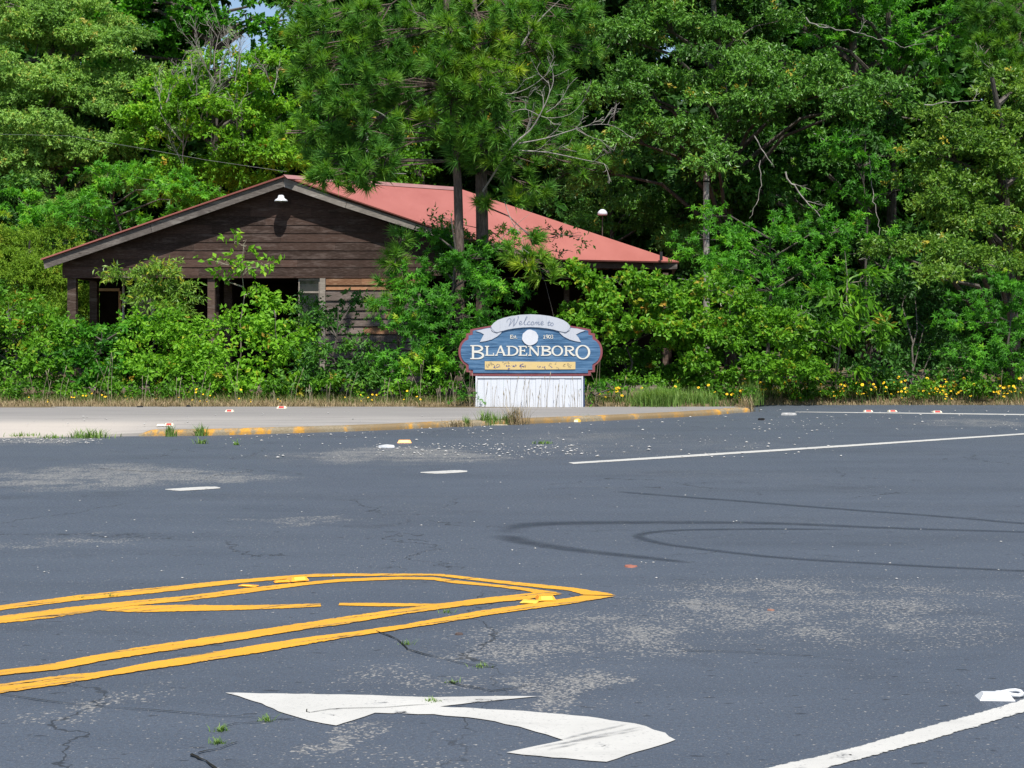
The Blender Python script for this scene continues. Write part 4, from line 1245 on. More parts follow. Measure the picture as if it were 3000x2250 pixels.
t2 = tree('hickory_tree', 'bright yellow green tree with bare grey twigs on its top, left of the pines', 'tree', 3, gx(640, 47),
     [(520, 240, 90, 70, 46.5), (640, 215, 80, 60, 46), (745, 210, 80, 70, 46), (590, 330, 130, 80, 45.5), (730, 330, 100, 90, 45.5), (820, 380, 70, 90, 46), (480, 400, 100, 90, 46), (620, 450, 140, 80, 45.5), (770, 470, 110, 70, 45.5), (520, 520, 130, 80, 46), (700, 540, 140, 60, 46.5), (430, 330, 60, 70, 46.5)],
     LM_BRIGHT, 0.16, ll=0.15, lw=0.075, cov=2.5, pr=0.45, L=12, tint0=0.52)
rngd = np.random.default_rng(5)
for (u, v, n_, ln) in ((560, 250, 3, 0.8), (625, 210, 5, 1.2), (690, 200, 3, 1.0), (775, 250, 2, 0.8), (480, 300, 3, 0.8), (600, 320, 2, 1.0), (700, 430, 2, 1.2), (540, 480, 2, 1.2)):
    a = Acc()
    for _ in range(n_):
        p = P(u + rngd.uniform(-25, 25), v + rngd.uniform(-10, 40), 44.9)
        bare_branch(rngd, a, p, (rngd.uniform(-.6, .6), rngd.uniform(-.5, .1), 1.0), ln, 0.02, 2, 0.45, 0.2)
    a.build('bare_branch', M_DEAD, t2)
tree('maple_sapling', 'young leafy tree just behind the left slope of the roof', 'tree', 4, gx(430, 42),
     [(300, 560, 110, 70, 41.5), (440, 570, 120, 60, 41.5), (230, 640, 110, 60, 41), (380, 640, 90, 50, 42), (560, 580, 110, 50, 42), (150, 650, 90, 60, 41.5), (90, 640, 80, 70, 42)],
     LM_GUM, 0.07, leaf='star', ll=0.2, lw=0.2, cov=2.6, pr=0.4, L=9, tint0=0.6)
tree('cypress_bush', 'feathery yellow green bush standing beside the left porch corner', 'bush', 5, gx(70, 40),
     [(40, 740, 110, 80, 39.5), (150, 740, 80, 70, 40), (60, 850, 130, 90, 39), (175, 850, 70, 80, 39.5), (100, 940, 120, 70, 38.5), (230, 900, 50, 70, 41)],
     LM_FEATHER, 0.08, ll=0.10, lw=0.026, cov=3.4, pr=0.4, L=22, tw=0.45, droop=0.2, flat=0.9)
tree('privet_bush', 'green bush seen through the open left bay of the porch', 'bush', 6, gx(330, 46.5),
     [(220, 870, 80, 90, 46), (330, 840, 90, 70, 47), (250, 940, 90, 60, 45.5), (420, 880, 90, 80, 47)],
     LM_SHRUB, 0.05, ll=0.12, lw=0.06, cov=3, pr=0.45, L=14)

# ---- trees behind the house, centre and right
tree('black_gum', 'dark green tree filling the gap behind the red roof ridge', 'tree', 7, gx(1250, 50),
     [(1150, 480, 130, 80, 49), (1300, 440, 150, 100, 50, None, -0.1), (1020, 420, 130, 90, 50, None, -0.1), (1200, 250, 250, 150, 52, None, -0.2), (1000, 180, 200, 150, 53, None, -0.2), (1450, 250, 200, 180, 53, None, -0.2), (1130, 530, 90, 40, 48, None, 0.2)],
     LM_SHRUB, 0.2, ll=0.17, lw=0.085, cov=2.4, pr=0.7, L=13, tint0=0.38)
oak_root = tree('water_oak', 'broad oak with small glossy leaves right of the pines', 'tree', 8, gx(2140, 44),
     [(1830, 130, 110, 90, 41), (1960, 90, 110, 80, 41.5), (1780, 270, 90, 90, 40), (1880, 300, 110, 70, 40.5), (2050, 200, 110, 80, 40.5), (2200, 110, 120, 70, 41.5), (2170, 270, 120, 80, 39.8), (2330, 220, 120, 70, 40), (2480, 260, 130, 70, 39.6), (2430, 330, 120, 50, 39.3), (2280, 350, 110, 50, 39.3), (2080, 340, 110, 60, 39.6), (2040, 480, 45, 30, 38.3), (2095, 465, 40, 30, 38.2), (1930, 400, 100, 60, 39.8), (1800, 400, 80, 70, 40), (2060, 430, 80, 40, 39.8), (2560, 300, 70, 60, 40), (1900, -60, 250, 110, 43), (2250, -70, 280, 110, 43), (1750, 500, 70, 60, 41)],
     LM_OAK, 0.20, ll=0.125, lw=0.055, cov=3.0, pr=0.5, L=13, up=0.7, per=4)
tree('sweetgum_tree', 'sweetgum with bright star leaves at the top right beside the corner pine', 'tree', 9, gx(2620, 45),
     [(2480, 70, 130, 70, 43), (2640, 50, 110, 80, 42.5), (2740, 130, 80, 70, 42, None, 0.2), (2600, 160, 90, 50, 42.5), (2780, 60, 70, 60, 42), (2400, 130, 80, 50, 43), (2680, 230, 80, 40, 42.5), (2560, -90, 250, 90, 45)],
     LM_GUM, 0.2, leaf='star', ll=0.24, lw=0.2, cov=2.3, pr=0.5, L=8, tint0=0.5)
tree('laurel_oak', 'oak with yellowish new leaves at the right edge', 'tree', 10, gx(2960, 40),
     [(2800, 370, 110, 60, 38.5), (2930, 300, 90, 80, 39), (2980, 400, 80, 80, 38.5), (2770, 470, 100, 60, 38), (2880, 480, 120, 70, 37.8), (2800, 580, 120, 60, 37.6), (2930, 590, 100, 80, 37.6), (2760, 660, 80, 40, 38), (2880, 690, 120, 60, 37.2), (2980, 730, 80, 90, 37), (2850, 790, 110, 60, 35), (2720, 770, 110, 45, 34.6), (2620, 770, 80, 40, 34.6), (2760, 830, 80, 35, 34), (3080, 500, 110, 250, 39), (2690, 560, 60, 40, 38.5)],
     LM_OAKY, 0.22, ll=0.115, lw=0.055, cov=3.0, pr=0.45, L=13, up=0.7, tint0=0.5)
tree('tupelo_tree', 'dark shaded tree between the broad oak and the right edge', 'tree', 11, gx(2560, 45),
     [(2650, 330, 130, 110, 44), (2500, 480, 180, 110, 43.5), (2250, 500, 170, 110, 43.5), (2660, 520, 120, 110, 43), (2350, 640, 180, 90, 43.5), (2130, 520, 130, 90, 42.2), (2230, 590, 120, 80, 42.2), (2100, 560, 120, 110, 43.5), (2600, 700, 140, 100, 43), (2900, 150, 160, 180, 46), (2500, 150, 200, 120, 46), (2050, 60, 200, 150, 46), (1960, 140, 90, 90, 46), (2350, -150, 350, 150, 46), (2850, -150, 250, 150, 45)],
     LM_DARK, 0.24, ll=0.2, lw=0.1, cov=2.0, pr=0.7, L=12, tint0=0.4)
tree('sweetgum_sapling', 'sweetgum sapling hanging in the dark gap under the broad oak', 'tree', 12, gx(2540, 39.5),
     [(2480, 420, 70, 60, 38.5), (2520, 500, 90, 60, 38.5), (2600, 440, 50, 50, 39), (2440, 560, 50, 50, 39), (2620, 560, 60, 30, 38.5), (2500, 610, 60, 50, 39)],
     LM_GUM, 0.05, leaf='star', ll=0.22, lw=0.2, cov=1.7, pr=0.35, L=7, tint0=0.42)
tree('wax_myrtle', 'dusky bush behind the right end of the red roof', 'bush', 13, gx(1780, 45),
     [(1600, 500, 100, 100, 46, None, -0.1), (1740, 560, 120, 90, 45, None, 0.0), (1880, 620, 110, 80, 44), (1700, 680, 90, 60, 44, None, 0.1), (1990, 640, 100, 100, 44), (1830, 480, 110, 90, 47, None, -0.15), (1960, 760, 110, 60, 42), (1560, 380, 120, 100, 48, None, -0.1), (2080, 720, 90, 80, 43)],
     LM_OAK, 0.1, ll=0.13, lw=0.05, cov=2.3, pr=0.5, L=13, tint0=0.35)

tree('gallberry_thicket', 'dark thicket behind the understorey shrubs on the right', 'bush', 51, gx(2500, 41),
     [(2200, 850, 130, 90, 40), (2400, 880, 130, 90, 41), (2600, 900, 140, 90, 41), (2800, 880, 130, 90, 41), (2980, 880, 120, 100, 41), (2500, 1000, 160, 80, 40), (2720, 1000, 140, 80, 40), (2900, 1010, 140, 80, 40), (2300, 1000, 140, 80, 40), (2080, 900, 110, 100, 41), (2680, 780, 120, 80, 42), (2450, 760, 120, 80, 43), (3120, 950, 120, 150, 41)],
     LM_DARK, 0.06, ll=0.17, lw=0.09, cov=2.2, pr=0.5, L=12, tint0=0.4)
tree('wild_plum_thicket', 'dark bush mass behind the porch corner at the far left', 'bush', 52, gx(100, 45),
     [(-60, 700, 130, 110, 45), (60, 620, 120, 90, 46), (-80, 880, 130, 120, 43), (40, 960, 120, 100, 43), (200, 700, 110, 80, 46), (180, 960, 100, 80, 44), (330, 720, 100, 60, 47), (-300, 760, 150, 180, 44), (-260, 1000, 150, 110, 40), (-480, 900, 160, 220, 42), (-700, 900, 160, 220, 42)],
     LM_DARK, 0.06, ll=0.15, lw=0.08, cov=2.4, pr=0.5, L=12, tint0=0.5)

# ---- understorey on the right
tree('sweetgum_bush', 'bushy young sweetgum behind the shrubs right of the sign', 'bush', 14, gx(2250, 34.5),
     [(2240, 730, 110, 60, 34), (2340, 690, 110, 50, 34.2), (2150, 800, 100, 60, 33.5), (2290, 810, 110, 60, 33.6), (2400, 760, 80, 60, 34), (2200, 880, 100, 60, 33.2), (2320, 900, 70, 40, 33.3), (2100, 720, 80, 60, 35), (2065, 760, 50, 40, 35.4), (2030, 690, 40, 40, 36), (2105, 640, 40, 40, 36), (2480, 690, 90, 40, 34.5), (2580, 740, 70, 40, 34.5)],
     LM_GUM, 0.06, leaf='star', ll=0.17, lw=0.2, cov=2.1, pr=0.33, L=8, tint0=0.55)
tree('long_leaved_sapling', 'slender sapling with long drooping leaves and a pale stem at the dark gap', 'tree', 15, (P(2456, 1150, 32).x, 32, GZ),
     [(2450, 880, 80, 45, 31.8), (2540, 900, 70, 35, 31.6), (2400, 960, 60, 40, 31.7), (2500, 980, 90, 40, 31.5), (2590, 970, 50, 35, 31.8), (2470, 1080, 40, 30, 31.7), (2360, 990, 30, 20, 31.9), (2520, 810, 60, 40, 32.2)],
     LM_SHRUB, 0.022, top=3.3, bark=M_STEM, ll=0.25, lw=0.075, cov=1.5, pr=0.3, L=8, droop=0.6, tint0=0.5)
tree('viburnum_shrub', 'rounded bright green shrub immediately right of the sign', 'shrub', 16, gx(1840, 31.6),
     [(1720, 880, 70, 60, 31.5), (1830, 860, 90, 50, 31.3), (1930, 880, 80, 60, 31.4), (1760, 960, 90, 50, 31), (1880, 970, 100, 60, 31), (1680, 830, 40, 50, 31.6), (1990, 960, 70, 60, 31.2), (1800, 1060, 110, 50, 32.6, None, -0.35), (1930, 1080, 80, 50, 32.2, None, -0.3), (1730, 1110, 70, 40, 32.4, None, -0.4)],  # lower lobes tinted darker: shade under the shrub put into the leaf colour
     LM_SHRUB, 0.03, leaf='oval', ll=0.11, lw=0.075, cov=3.6, pr=0.24, L=10, tw=0.22, tint0=0.6)
tree('privet_shrub', 'tangled yellow green shrub between the rounded shrub and the sapling', 'shrub', 17, gx(2110, 31.6),
     [(2070, 860, 70, 60, 31.8), (2150, 920, 80, 60, 31.5), (2050, 980, 80, 60, 31.2), (2170, 1010, 90, 60, 31.2), (2270, 990, 80, 70, 31.3), (2100, 1080, 100, 50, 31), (2220, 1090, 90, 50, 31), (2330, 1080, 70, 50, 31.2), (2060, 1120, 70, 30, 31)],
     LM_SHRUB, 0.03, ll=0.10, lw=0.06, cov=3.4, pr=0.24, L=11, tw=0.25, tint0=0.58)
tree('shade_shrub', 'low dark shrub in the shaded gap right of the slender sapling', 'shrub', 18, gx(2690, 32.6),
     [(2620, 1080, 90, 50, 34.4, None, -0.15), (2720, 1030, 80, 60, 35.2, None, -0.15), (2680, 940, 90, 70, 36.2, None, -0.3), (2780, 1080, 70, 50, 34), (2640, 880, 90, 60, 36, None, -0.2), (2560, 1110, 60, 35, 32.2, None, 0.1), (2700, 1115, 70, 30, 32.4)],  # negative tints paint the gap's shade into the leaves
     LM_DARK, 0.03, ll=0.12, lw=0.07, cov=2.2, pr=0.27, L=11, tint0=0.4)
tree('gum_shrub', 'leafy shrub standing at the right edge above the yellow flowers', 'shrub', 19, gx(2920, 32.6),
     [(2900, 880, 90, 60, 33), (2980, 900, 70, 80, 33), (2850, 960, 70, 50, 32.6), (2950, 1010, 80, 50, 32.2), (2860, 1060, 80, 50, 32), (2980, 1090, 70, 40, 32), (2800, 920, 60, 60, 33.3, None, -0.15), (3090, 980, 90, 150, 33)],
     LM_GUM, 0.04, leaf='star', ll=0.15, lw=0.2, cov=2.0, pr=0.27, L=8, tint0=0.45)

# ---- shrubs between the pavement and the house, left
tree('vine_covered_gum', 'dark green young sweetgum and vine mass left of the sign under the pines', 'bush', 20, gx(1320, 31.8),
     [(1400, 690, 80, 50, 32.8), (1330, 740, 90, 50, 32.3), (1440, 770, 80, 50, 32), (1240, 800, 80, 60, 32.3), (1340, 830, 100, 60, 31.6), (1460, 860, 60, 40, 31.2, None, 0.25), (1250, 900, 110, 60, 31.5), (1380, 920, 100, 60, 31), (1200, 990, 80, 60, 31.3), (1300, 1000, 110, 60, 31), (1400, 1020, 80, 60, 30.8), (1180, 1080, 90, 50, 31, None, 0.15), (1290, 1090, 100, 50, 30.8), (1230, 1060, 60, 40, 30.5, None, 0.3), (1390, 1110, 70, 40, 30.6), (1500, 960, 60, 90, 31.6, None, -0.1), (1300, 680, 70, 50, 32.8)],
     LM_GUM, 0.06, leaf='star', ll=0.16, lw=0.2, cov=2.5, pr=0.3, L=8, tint0=0.4, top=4.0)
tree(shr=0.8, dv=10, name='kudzu_shrub', label= 'leafy shrub at the far left edge of the verge', cat='shrub', seed=21, base=gx(60, 31.6),
     lobes=[(30, 900, 70, 60, 33), (100, 960, 80, 60, 32), (20, 1010, 70, 70, 31.6), (130, 1050, 90, 60, 31.2), (40, 1100, 90, 50, 31.2), (-90, 1000, 90, 120, 32), (180, 990, 60, 50, 31.8)],
     mat=LM_SHRUB, trunk_r=0.03, ll=0.11, lw=0.06, cov=3.2, pr=0.26, L=11, tint0=0.55)
tree(shr=0.8, dv=22, name='elder_shrub', label= 'shrub with a dark hollow below the porch corner post', cat='shrub', seed=22, base=gx(290, 31.8),
     lobes=[(240, 970, 80, 50, 32), (330, 960, 80, 50, 32), (290, 1030, 90, 60, 31.6, None, -0.25), (220, 1080, 60, 50, 31.3, None, -0.1), (350, 1090, 80, 50, 31.2), (300, 1120, 90, 35, 31), (400, 940, 60, 50, 32.2)],  # the hollow's darkness is put in by a darker leaf tint
     mat=LM_GUM, trunk_r=0.03, ll=0.12, lw=0.075, cov=3.0, pr=0.26, L=11, tint0=0.48)
tree('sumac_shrub', 'taller narrow leaved shrub reaching up to the gable boards', 'shrub', 23, gx(440, 33.2),
     [(485, 775, 48, 36, 33), (370, 820, 38, 26, 33), (430, 825, 55, 34, 33), (510, 830, 45, 34, 33), (480, 880, 60, 34, 32.6), (550, 900, 50, 40, 32.6)],
     LM_OAKY, 0.03, bark=M_STEM, ll=0.13, lw=0.04, cov=3.2, pr=0.22, L=14, tint0=0.62)
tree(shr=0.8, dv=18, name='bramble_shrub', label= 'broad bright bramble shrub in front of the porch middle', cat='shrub', seed=24, base=gx(560, 31.4),
     lobes=[(480, 950, 90, 50, 32), (580, 960, 90, 50, 31.8), (680, 950, 70, 50, 31.8), (520, 1020, 100, 50, 31.4), (630, 1030, 90, 50, 31.3), (460, 1080, 90, 50, 31), (570, 1100, 100, 45, 30.9), (680, 1090, 80, 50, 31), (420, 1020, 60, 50, 31.5)],
     mat=LM_BRIGHT, trunk_r=0.03, ll=0.10, lw=0.06, cov=3.4, pr=0.24, L=11, tint0=0.55)
tree(shr=0.8, dv=0, name='thin_sapling', label= 'slender pale stemmed sapling in front of the dark porch opening', cat='tree', seed=25, base=(P(711, 1150, 32.4).x, 32.4, GZ),
     lobes=[(705, 720, 30, 26, 32.3), (660, 775, 34, 22, 32.3), (715, 780, 34, 26, 32.2), (770, 790, 30, 20, 32.3), (690, 830, 40, 22, 32.2), (760, 840, 35, 25, 32.3)],
     mat=LM_BRIGHT, trunk_r=0.022, top=3.5, bark=M_STEM, ll=0.15, lw=0.09, cov=2.2, pr=0.2, L=7, tint0=0.6)
tree(shr=0.8, dv=35, name='pokeweed_shrub', label= 'yellow green weedy shrub below the doorway', cat='shrub', seed=26, base=gx(790, 31.6),
     lobes=[(780, 900, 60, 50, 32), (840, 950, 60, 50, 31.8), (740, 950, 60, 50, 31.6), (800, 1010, 80, 50, 31.3), (880, 1010, 60, 50, 31.4), (760, 1080, 80, 50, 31), (850, 1090, 80, 50, 30.9)],
     mat=LM_BRIGHT, trunk_r=0.025, ll=0.12, lw=0.075, cov=3.0, pr=0.24, L=9, tint0=0.58)
tree(shr=0.8, dv=15, name='holly_shrub', label= 'low dark bluish shrub in front of the tan and grey wall boards', cat='shrub', seed=27, base=gx(990, 31.4),
     lobes=[(930, 890, 45, 40, 33), (1010, 870, 60, 22, 33, None, -0.1), (930, 960, 60, 60, 32), (960, 1050, 90, 60, 31.2), (1060, 1040, 80, 60, 31.4), (1000, 1110, 100, 40, 30.9), (900, 1110, 70, 40, 30.9), (1090, 1110, 70, 40, 30.9)],
     mat=LM_DARK, trunk_r=0.03, ll=0.12, lw=0.06, cov=3.0, pr=0.25, L=11, tint0=0.55)

tree('climbing_vine', 'dark leaved vine sprays hanging over the eave of the red roof', 'vine', 28, (P(1650, 1100, 35.9).x, 35.9, GZ),
     [(1640, 705, 24, 20, 35.8), (1660, 745, 24, 14, 35.8), (1690, 690, 24, 14, 35.9), (1610, 668, 18, 12, 35.7), (1660, 790, 30, 24, 35.8), (1290, 640, 24, 24, 34.6), (1250, 660, 18, 14, 34.6)],
     LM_DARK, 0.014, ll=0.12, lw=0.05, cov=0.75, pr=0.13, L=6, tint0=0.2)

# ---- low leafy undergrowth at the feet of the shrubs
rngU = np.random.default_rng(61)
ul = [(u + rngU.uniform(-20, 20), 1142 + rngU.uniform(-14, 14), 45, 24, 30.5 + rngU.uniform(-0.3, 0.7), 0.35, rngU.uniform(-0.2, 0.15)) for u in list(range(-100, 1320, 52)) + list(range(1680, 2120, 60)) + list(range(2120, 3150, 50))]
ul = [(q[0], q[1], q[2], q[3], q[4] + (1.3 if q[0] > 2150 else 0), q[5], q[6]) for q in ul]
V, F, T, pads = foliage(rngU, ul, 'oval', 0.09, 0.05, 2.0, 0.16, 0.9, 0.18, 9, tint0=0.45)
a = Acc(); a.add(V, F, T)
tag(a.build('undergrowth', LM_SHRUB), kind='stuff', label='low leafy undergrowth at the feet of the shrubs', cat='undergrowth')

# ---- pines standing before the house
def pine(name, label, seed, trunk, radii, pads, branches=(), nt=84, cat='tree', dy=0.0):
    rng = np.random.default_rng(seed)
    tp = [P(*t) for t in trunk]
    b = Vector((tp[0].x, tp[0].y, GZ))
    root = empty(name, b, label, cat)
    w = Acc(); w.tube([b + Vector((0, 0, -0.1))] + tp, [radii[0] * 1.15] + list(radii), 9)
    Vs, Fs, Ts, n0 = [], [], [], 0
    for pd in pads:
        pd = (*pd[:4], pd[4] - dy, *pd[5:])
        c, r = lobe_world(pd)
        t_off = pd[6] if len(pd) > 6 else 0.0
        dens = pd[7] if len(pd) > 7 else 1.0
        n = max(5, int(25.0 * dens * r[0] * r[2] * math.pi))
        q = unit(rng.normal(size=(n, 3)))
        o = c + q * r * rng.uniform(0.25, 1.0, (n, 1)) ** 0.6
        ax = unit(q * np.array([0.7, 0.7, 0.3]) + np.array([0, -0.3, 0.6]) + rng.normal(size=(n, 3)) * 0.25)
        tt = 0.46 + t_off + rng.normal(size=n) * 0.11
        # boughs
        near = min(tp, key=lambda p: abs(p.z - (c[2] + 0.5)))
        s0 = Vector(near); c0 = Vector(c)
        mid = s0.lerp(c0, 0.55) + Vector((0, 0, 0.15))
        w.tube([s0, mid, c0], [0.022, 0.016, 0.011], 5)
        for j in range(min(n, 14)):
            w.tube([mid.lerp(c0, rng.uniform(0.3, 1.0)), Vector(o[j])], [0.014, 0.008], 4)
        M = n * nt
        sid = np.repeat(np.arange(n), nt)
        th = rng.uniform(0, 2 * np.pi, M); sp = rng.uniform(0.05, 1.25, M)
        e1 = unit(np.cross(ax, np.array([0.3, 0.2, 0.9]))); e2 = np.cross(ax, e1)
        dirn = unit(ax[sid] * np.cos(sp)[:, None] + (e1[sid] * np.cos(th)[:, None] + e2[sid] * np.sin(th)[:, None]) * np.sin(sp)[:, None] + np.array([0, 0, -0.12]))
        bp = o[sid] + ax[sid] * rng.uniform(-0.10, 0.08, (M, 1))
        ln = rng.uniform(0.20, 0.33, (M, 1))
        sd = unit(np.cross(dirn, rng.normal(size=(M, 3)))) * 0.012
        V = np.stack([bp - sd, bp + sd, bp + dirn * ln + np.array([0, 0, -1]) * ln * 0.12], 1).reshape(-1, 3)
        Vs.append(V); Fs.append(np.arange(M * 3, dtype=np.int32).reshape(-1, 3) + n0); n0 += M * 3
        Ts.append(np.clip(tt[sid] + rng.normal(size=M) * 0.07, 0, 1))
    a = Acc(); a.add(np.concatenate(Vs), np.concatenate(Fs), np.concatenate(Ts)); a.build('needle_crown', LM_NEEDLE, root)
    w.build('trunk', M_PBARK, root)
    for br in branches:
        pts = [P(q[0], q[1], q[2] - dy) for q in br[0]]
        a = Acc()
        fine = []
        for i in range(len(pts) - 1):
            p0, p1, p2, p3 = pts[max(i - 1, 0)], pts[i], pts[i + 1], pts[min(i + 2, len(pts) - 1)]
            for s in range(3):
                t = s / 3
                fine.append(0.5 * ((2 * p1) + (p2 - p0) * t + (2 * p0 - 5 * p1 + 4 * p2 - p3) * t * t + (3 * p1 - p0 - 3 * p2 + p3) * t ** 3))
        fine.append(pts[-1])
        a.tube(fine, [br[1] * 0.72 * (1 - 0.8 * i / (len(fine) - 1)) for i in range(len(fine))], 5)
        for i in range(2, len(fine) - 1):
            d = fine[i] - fine[i - 1]
            if rng.random() < br[2] * 0.75:
                nd = d.normalized() + Vector((rng.uniform(-.6, .6), rng.uniform(-.4, .4), rng.uniform(-.5, .9)))
                bare_branch(rng, a, fine[i], nd, rng.uniform(0.25, 0.6), br[1] * 0.32, 1, 0.4, 0.3)
        a.build('dead_branch', M_DEAD, root)
    return root

YA, YB2 = 31.9, 32.4
pine('pine_tree', 'slim pine with the left trunk before the red roof and boughs over the ridge', 31,
     [(1346, 720, YA), (1343, 620, YA), (1341, 540, YA), (1336, 470, YA), (1332, 400, YA), (1325, 250, YA), (1312, 80, YA), (1306, -60, YA), (1300, -260, YA)], [0.104, 0.10, 0.096, 0.092, 0.09, 0.08, 0.08, 0.07, 0.03],
     [(1000, 50, 130, 55, 33.8), (890, 110, 60, 60, 33.6, None, 0.05), (880, 30, 60, 50, 34, None, 0.05), (960, 200, 110, 80, 33.4), (1090, 150, 110, 80, 33.8, None, -0.05), (900, 200, 50, 50, 33.4, None, 0.1), (1050, 260, 120, 90, 33.2, None, -0.05), (880, 390, 65, 45, 33.2, None, 0.08), (960, 350, 90, 70, 33.2), (1060, 380, 110, 80, 33.2, None, -0.08), (1000, 450, 110, 55, 33.3, None, -0.08), (1080, 510, 90, 40, 33.4, None, -0.12), (940, 480, 50, 40, 33.3), (1180, 90, 100, 60, 34, None, -0.08), (1160, 240, 70, 70, 33.8, None, -0.15), (1180, 330, 70, 60, 33.8, None, -0.2), (1320, 90, 70, 60, 33.0, None, 0.05), (1300, 190, 60, 55, 33.0, None, 0.0), (1330, 270, 50, 40, 32.9, None, 0.1), (1040, 510, 80, 40, 32.9, None, 0.0), (1100, 470, 60, 50, 33.0, None, -0.05), (980, 500, 60, 45, 33.0, None, 0.05), (1050, 535, 60, 25, 32.9, None, 0.05), (950, 515, 50, 30, 33, None, 0.05), (1000, 130, 90, 50, 33.2, None, 0.1), (930, 270, 60, 50, 33, None, 0.12), (1010, 300, 60, 40, 32.8, None, 0.1), (1120, 250, 60, 40, 32.9, None, 0.08), (1080, 60, 80, 50, 33.4, None, 0.05)],
     [([(1150, 360, 33.3), (1120, 335, 33.1), (1090, 320, 33)], 0.03, 0.2), ([(1290, 110, 33.8), (1250, 60, 33.5), (1210, 35, 33.4)], 0.02, 0.5)], dy=1.9)
pine('pine_tree', 'thicker pine with the right trunk before the red roof and pale dead boughs', 32,
     [(1413, 720, YB2), (1411, 600, YB2), (1409, 500, YB2), (1405, 440, YB2), (1400, 300, YB2), (1392, 160, YB2), (1386, 40, YB2), (1380, -80, YB2), (1372, -300, YB2)], [0.142, 0.136, 0.13, 0.125, 0.12, 0.11, 0.10, 0.09, 0.05],
     [(1400, 50, 60, 50, 33.2, None, 0.08), (1395, 260, 60, 40, 33.0, None, 0.15), (1400, 400, 60, 45, 33.2, None, 0.05), (1340, 450, 50, 35, 33.1, None, 0.02), (1470, 380, 60, 50, 33.2, None, 0.05), (1460, 300, 60, 50, 33.3, None, 0.05), (1420, 130, 90, 60, 33.4, None, 0.30), (1340, 200, 90, 50, 33.4, None, 0.36), (1440, 215, 100, 45, 33.3, None, 0.28), (1250, 50, 90, 50, 34, None, 0.05), (1330, 300, 80, 55, 33.3, None, 0.08), (1400, 320, 60, 50, 33.4), (1240, 370, 85, 50, 33.2, None, 0.1), (1330, 390, 80, 45, 33.3, None, -0.1), (1430, 450, 90, 50, 33.5, None, 0.06), (1510, 470, 80, 45, 33.5, None, 0.05), (1400, 490, 50, 40, 33.8), (1560, 560, 55, 45, 33.6, None, 0.15), (1510, 580, 45, 30, 33.7, None, 0.12),
      (1540, 60, 110, 60, 34.6, None, 0.05), (1650, 50, 110, 60, 34.8, None, 0.02), (1570, 150, 120, 60, 34.7, None, 0.02), (1680, 150, 80, 60, 35, None, -0.05), (1600, 240, 100, 50, 34.8, None, 0.0), (1630, 330, 100, 50, 34.8, None, -0.05, 0.6), (1540, 370, 90, 60, 34.5, None, -0.08, 0.7), (1640, 440, 110, 45, 34.3, None, 0.05, 0.7), (1740, 500, 60, 40, 34.5, None, 0.08, 0.7), (1480, 20, 60, 40, 34.5, None, 0.1),
      (1560, 765, 70, 32, 32.6, None, 0.25), (1610, 800, 45, 28, 32.5, None, 0.3), (1520, 745, 40, 25, 32.8, None, 0.1), (1560, 700, 25, 22, 33, None, 0.1, 0.8), (1420, 590, 18, 18, 33.8, None, 0.2, 0.5)],
     [([(1415, 560, 33.9), (1500, 430, 33), (1555, 380, 32.9), (1590, 320, 32.8), (1610, 270, 32.8), (1605, 235, 32.8)], 0.032, 0.8), ([(1600, 330, 32.8), (1640, 300, 32.7), (1652, 262, 32.7)], 0.016, 0.5),
      ([(1520, 420, 33), (1600, 405, 32.8), (1680, 380, 32.7), (1740, 365, 32.7), (1800, 370, 32.8), (1855, 408, 32.8)], 0.02, 0.6), ([(1690, 380, 32.7), (1740, 405, 32.6), (1790, 415, 32.6)], 0.012, 0.4),
      ([(1500, 440, 33.2), (1590, 445, 33), (1650, 455, 32.8), (1720, 470, 32.8), (1770, 480, 32.7), (1785, 500, 32.7)], 0.02, 0.6), ([(1410, 230, 33.4), (1440, 250, 33.2), (1480, 275, 33), (1540, 262, 32.9), (1600, 220, 32.8), (1625, 180, 32.8)], 0.022, 0.8),
      ([(1500, 330, 33.2), (1540, 320, 33), (1600, 345, 32.8), (1670, 335, 32.7), (1715, 290, 32.7)], 0.018, 0.6), ([(1515, 155, 34.3), (1570, 70, 34.3), (1640, 0, 34.3)], 0.035, 0.2), ([(1380, 60, 34), (1350, 10, 33.6), (1330, -20, 33.6)], 0.02, 0.9), ([(1390, 30, 34), (1420, 0, 33.6), (1450, -30, 33.6)], 0.02, 0.9),
      ([(1478, 590, 33.6), (1500, 650, 33.2), (1530, 700, 33), (1537, 740, 32.9)], 0.014, 0.4), ([(1460, 705, 33), (1510, 660, 32.9), (1560, 620, 32.9)], 0.012, 0.2)], dy=1.9)
pine('pine_tree', 'dull green pine in the top right corner', 33,
     [(3060, 900, 42), (3050, 400, 42), (3040, 0, 42), (3030, -200, 42)], [0.16, 0.14, 0.11, 0.06],
     [(2900, 60, 80, 60, 40.5, None, 0.0), (2970, 40, 70, 60, 40.5), (2890, 150, 60, 50, 40.3, None, 0.05), (2970, 150, 70, 50, 40.3, None, 0.05), (2930, 230, 70, 40, 40.2, None, 0.08), (3000, 240, 50, 50, 40.2), (2860, 20, 50, 50, 40.8, None, 0.1), (2950, -60, 130, 50, 41)],
     [([(3020, 60, 41), (2985, 40, 40.4), (2950, 20, 40.2)], 0.03, 0.5), ([(3020, 230, 41), (2960, 220, 40.2), (2900, 200, 40), (2850, 150, 40)], 0.022, 0.8)])
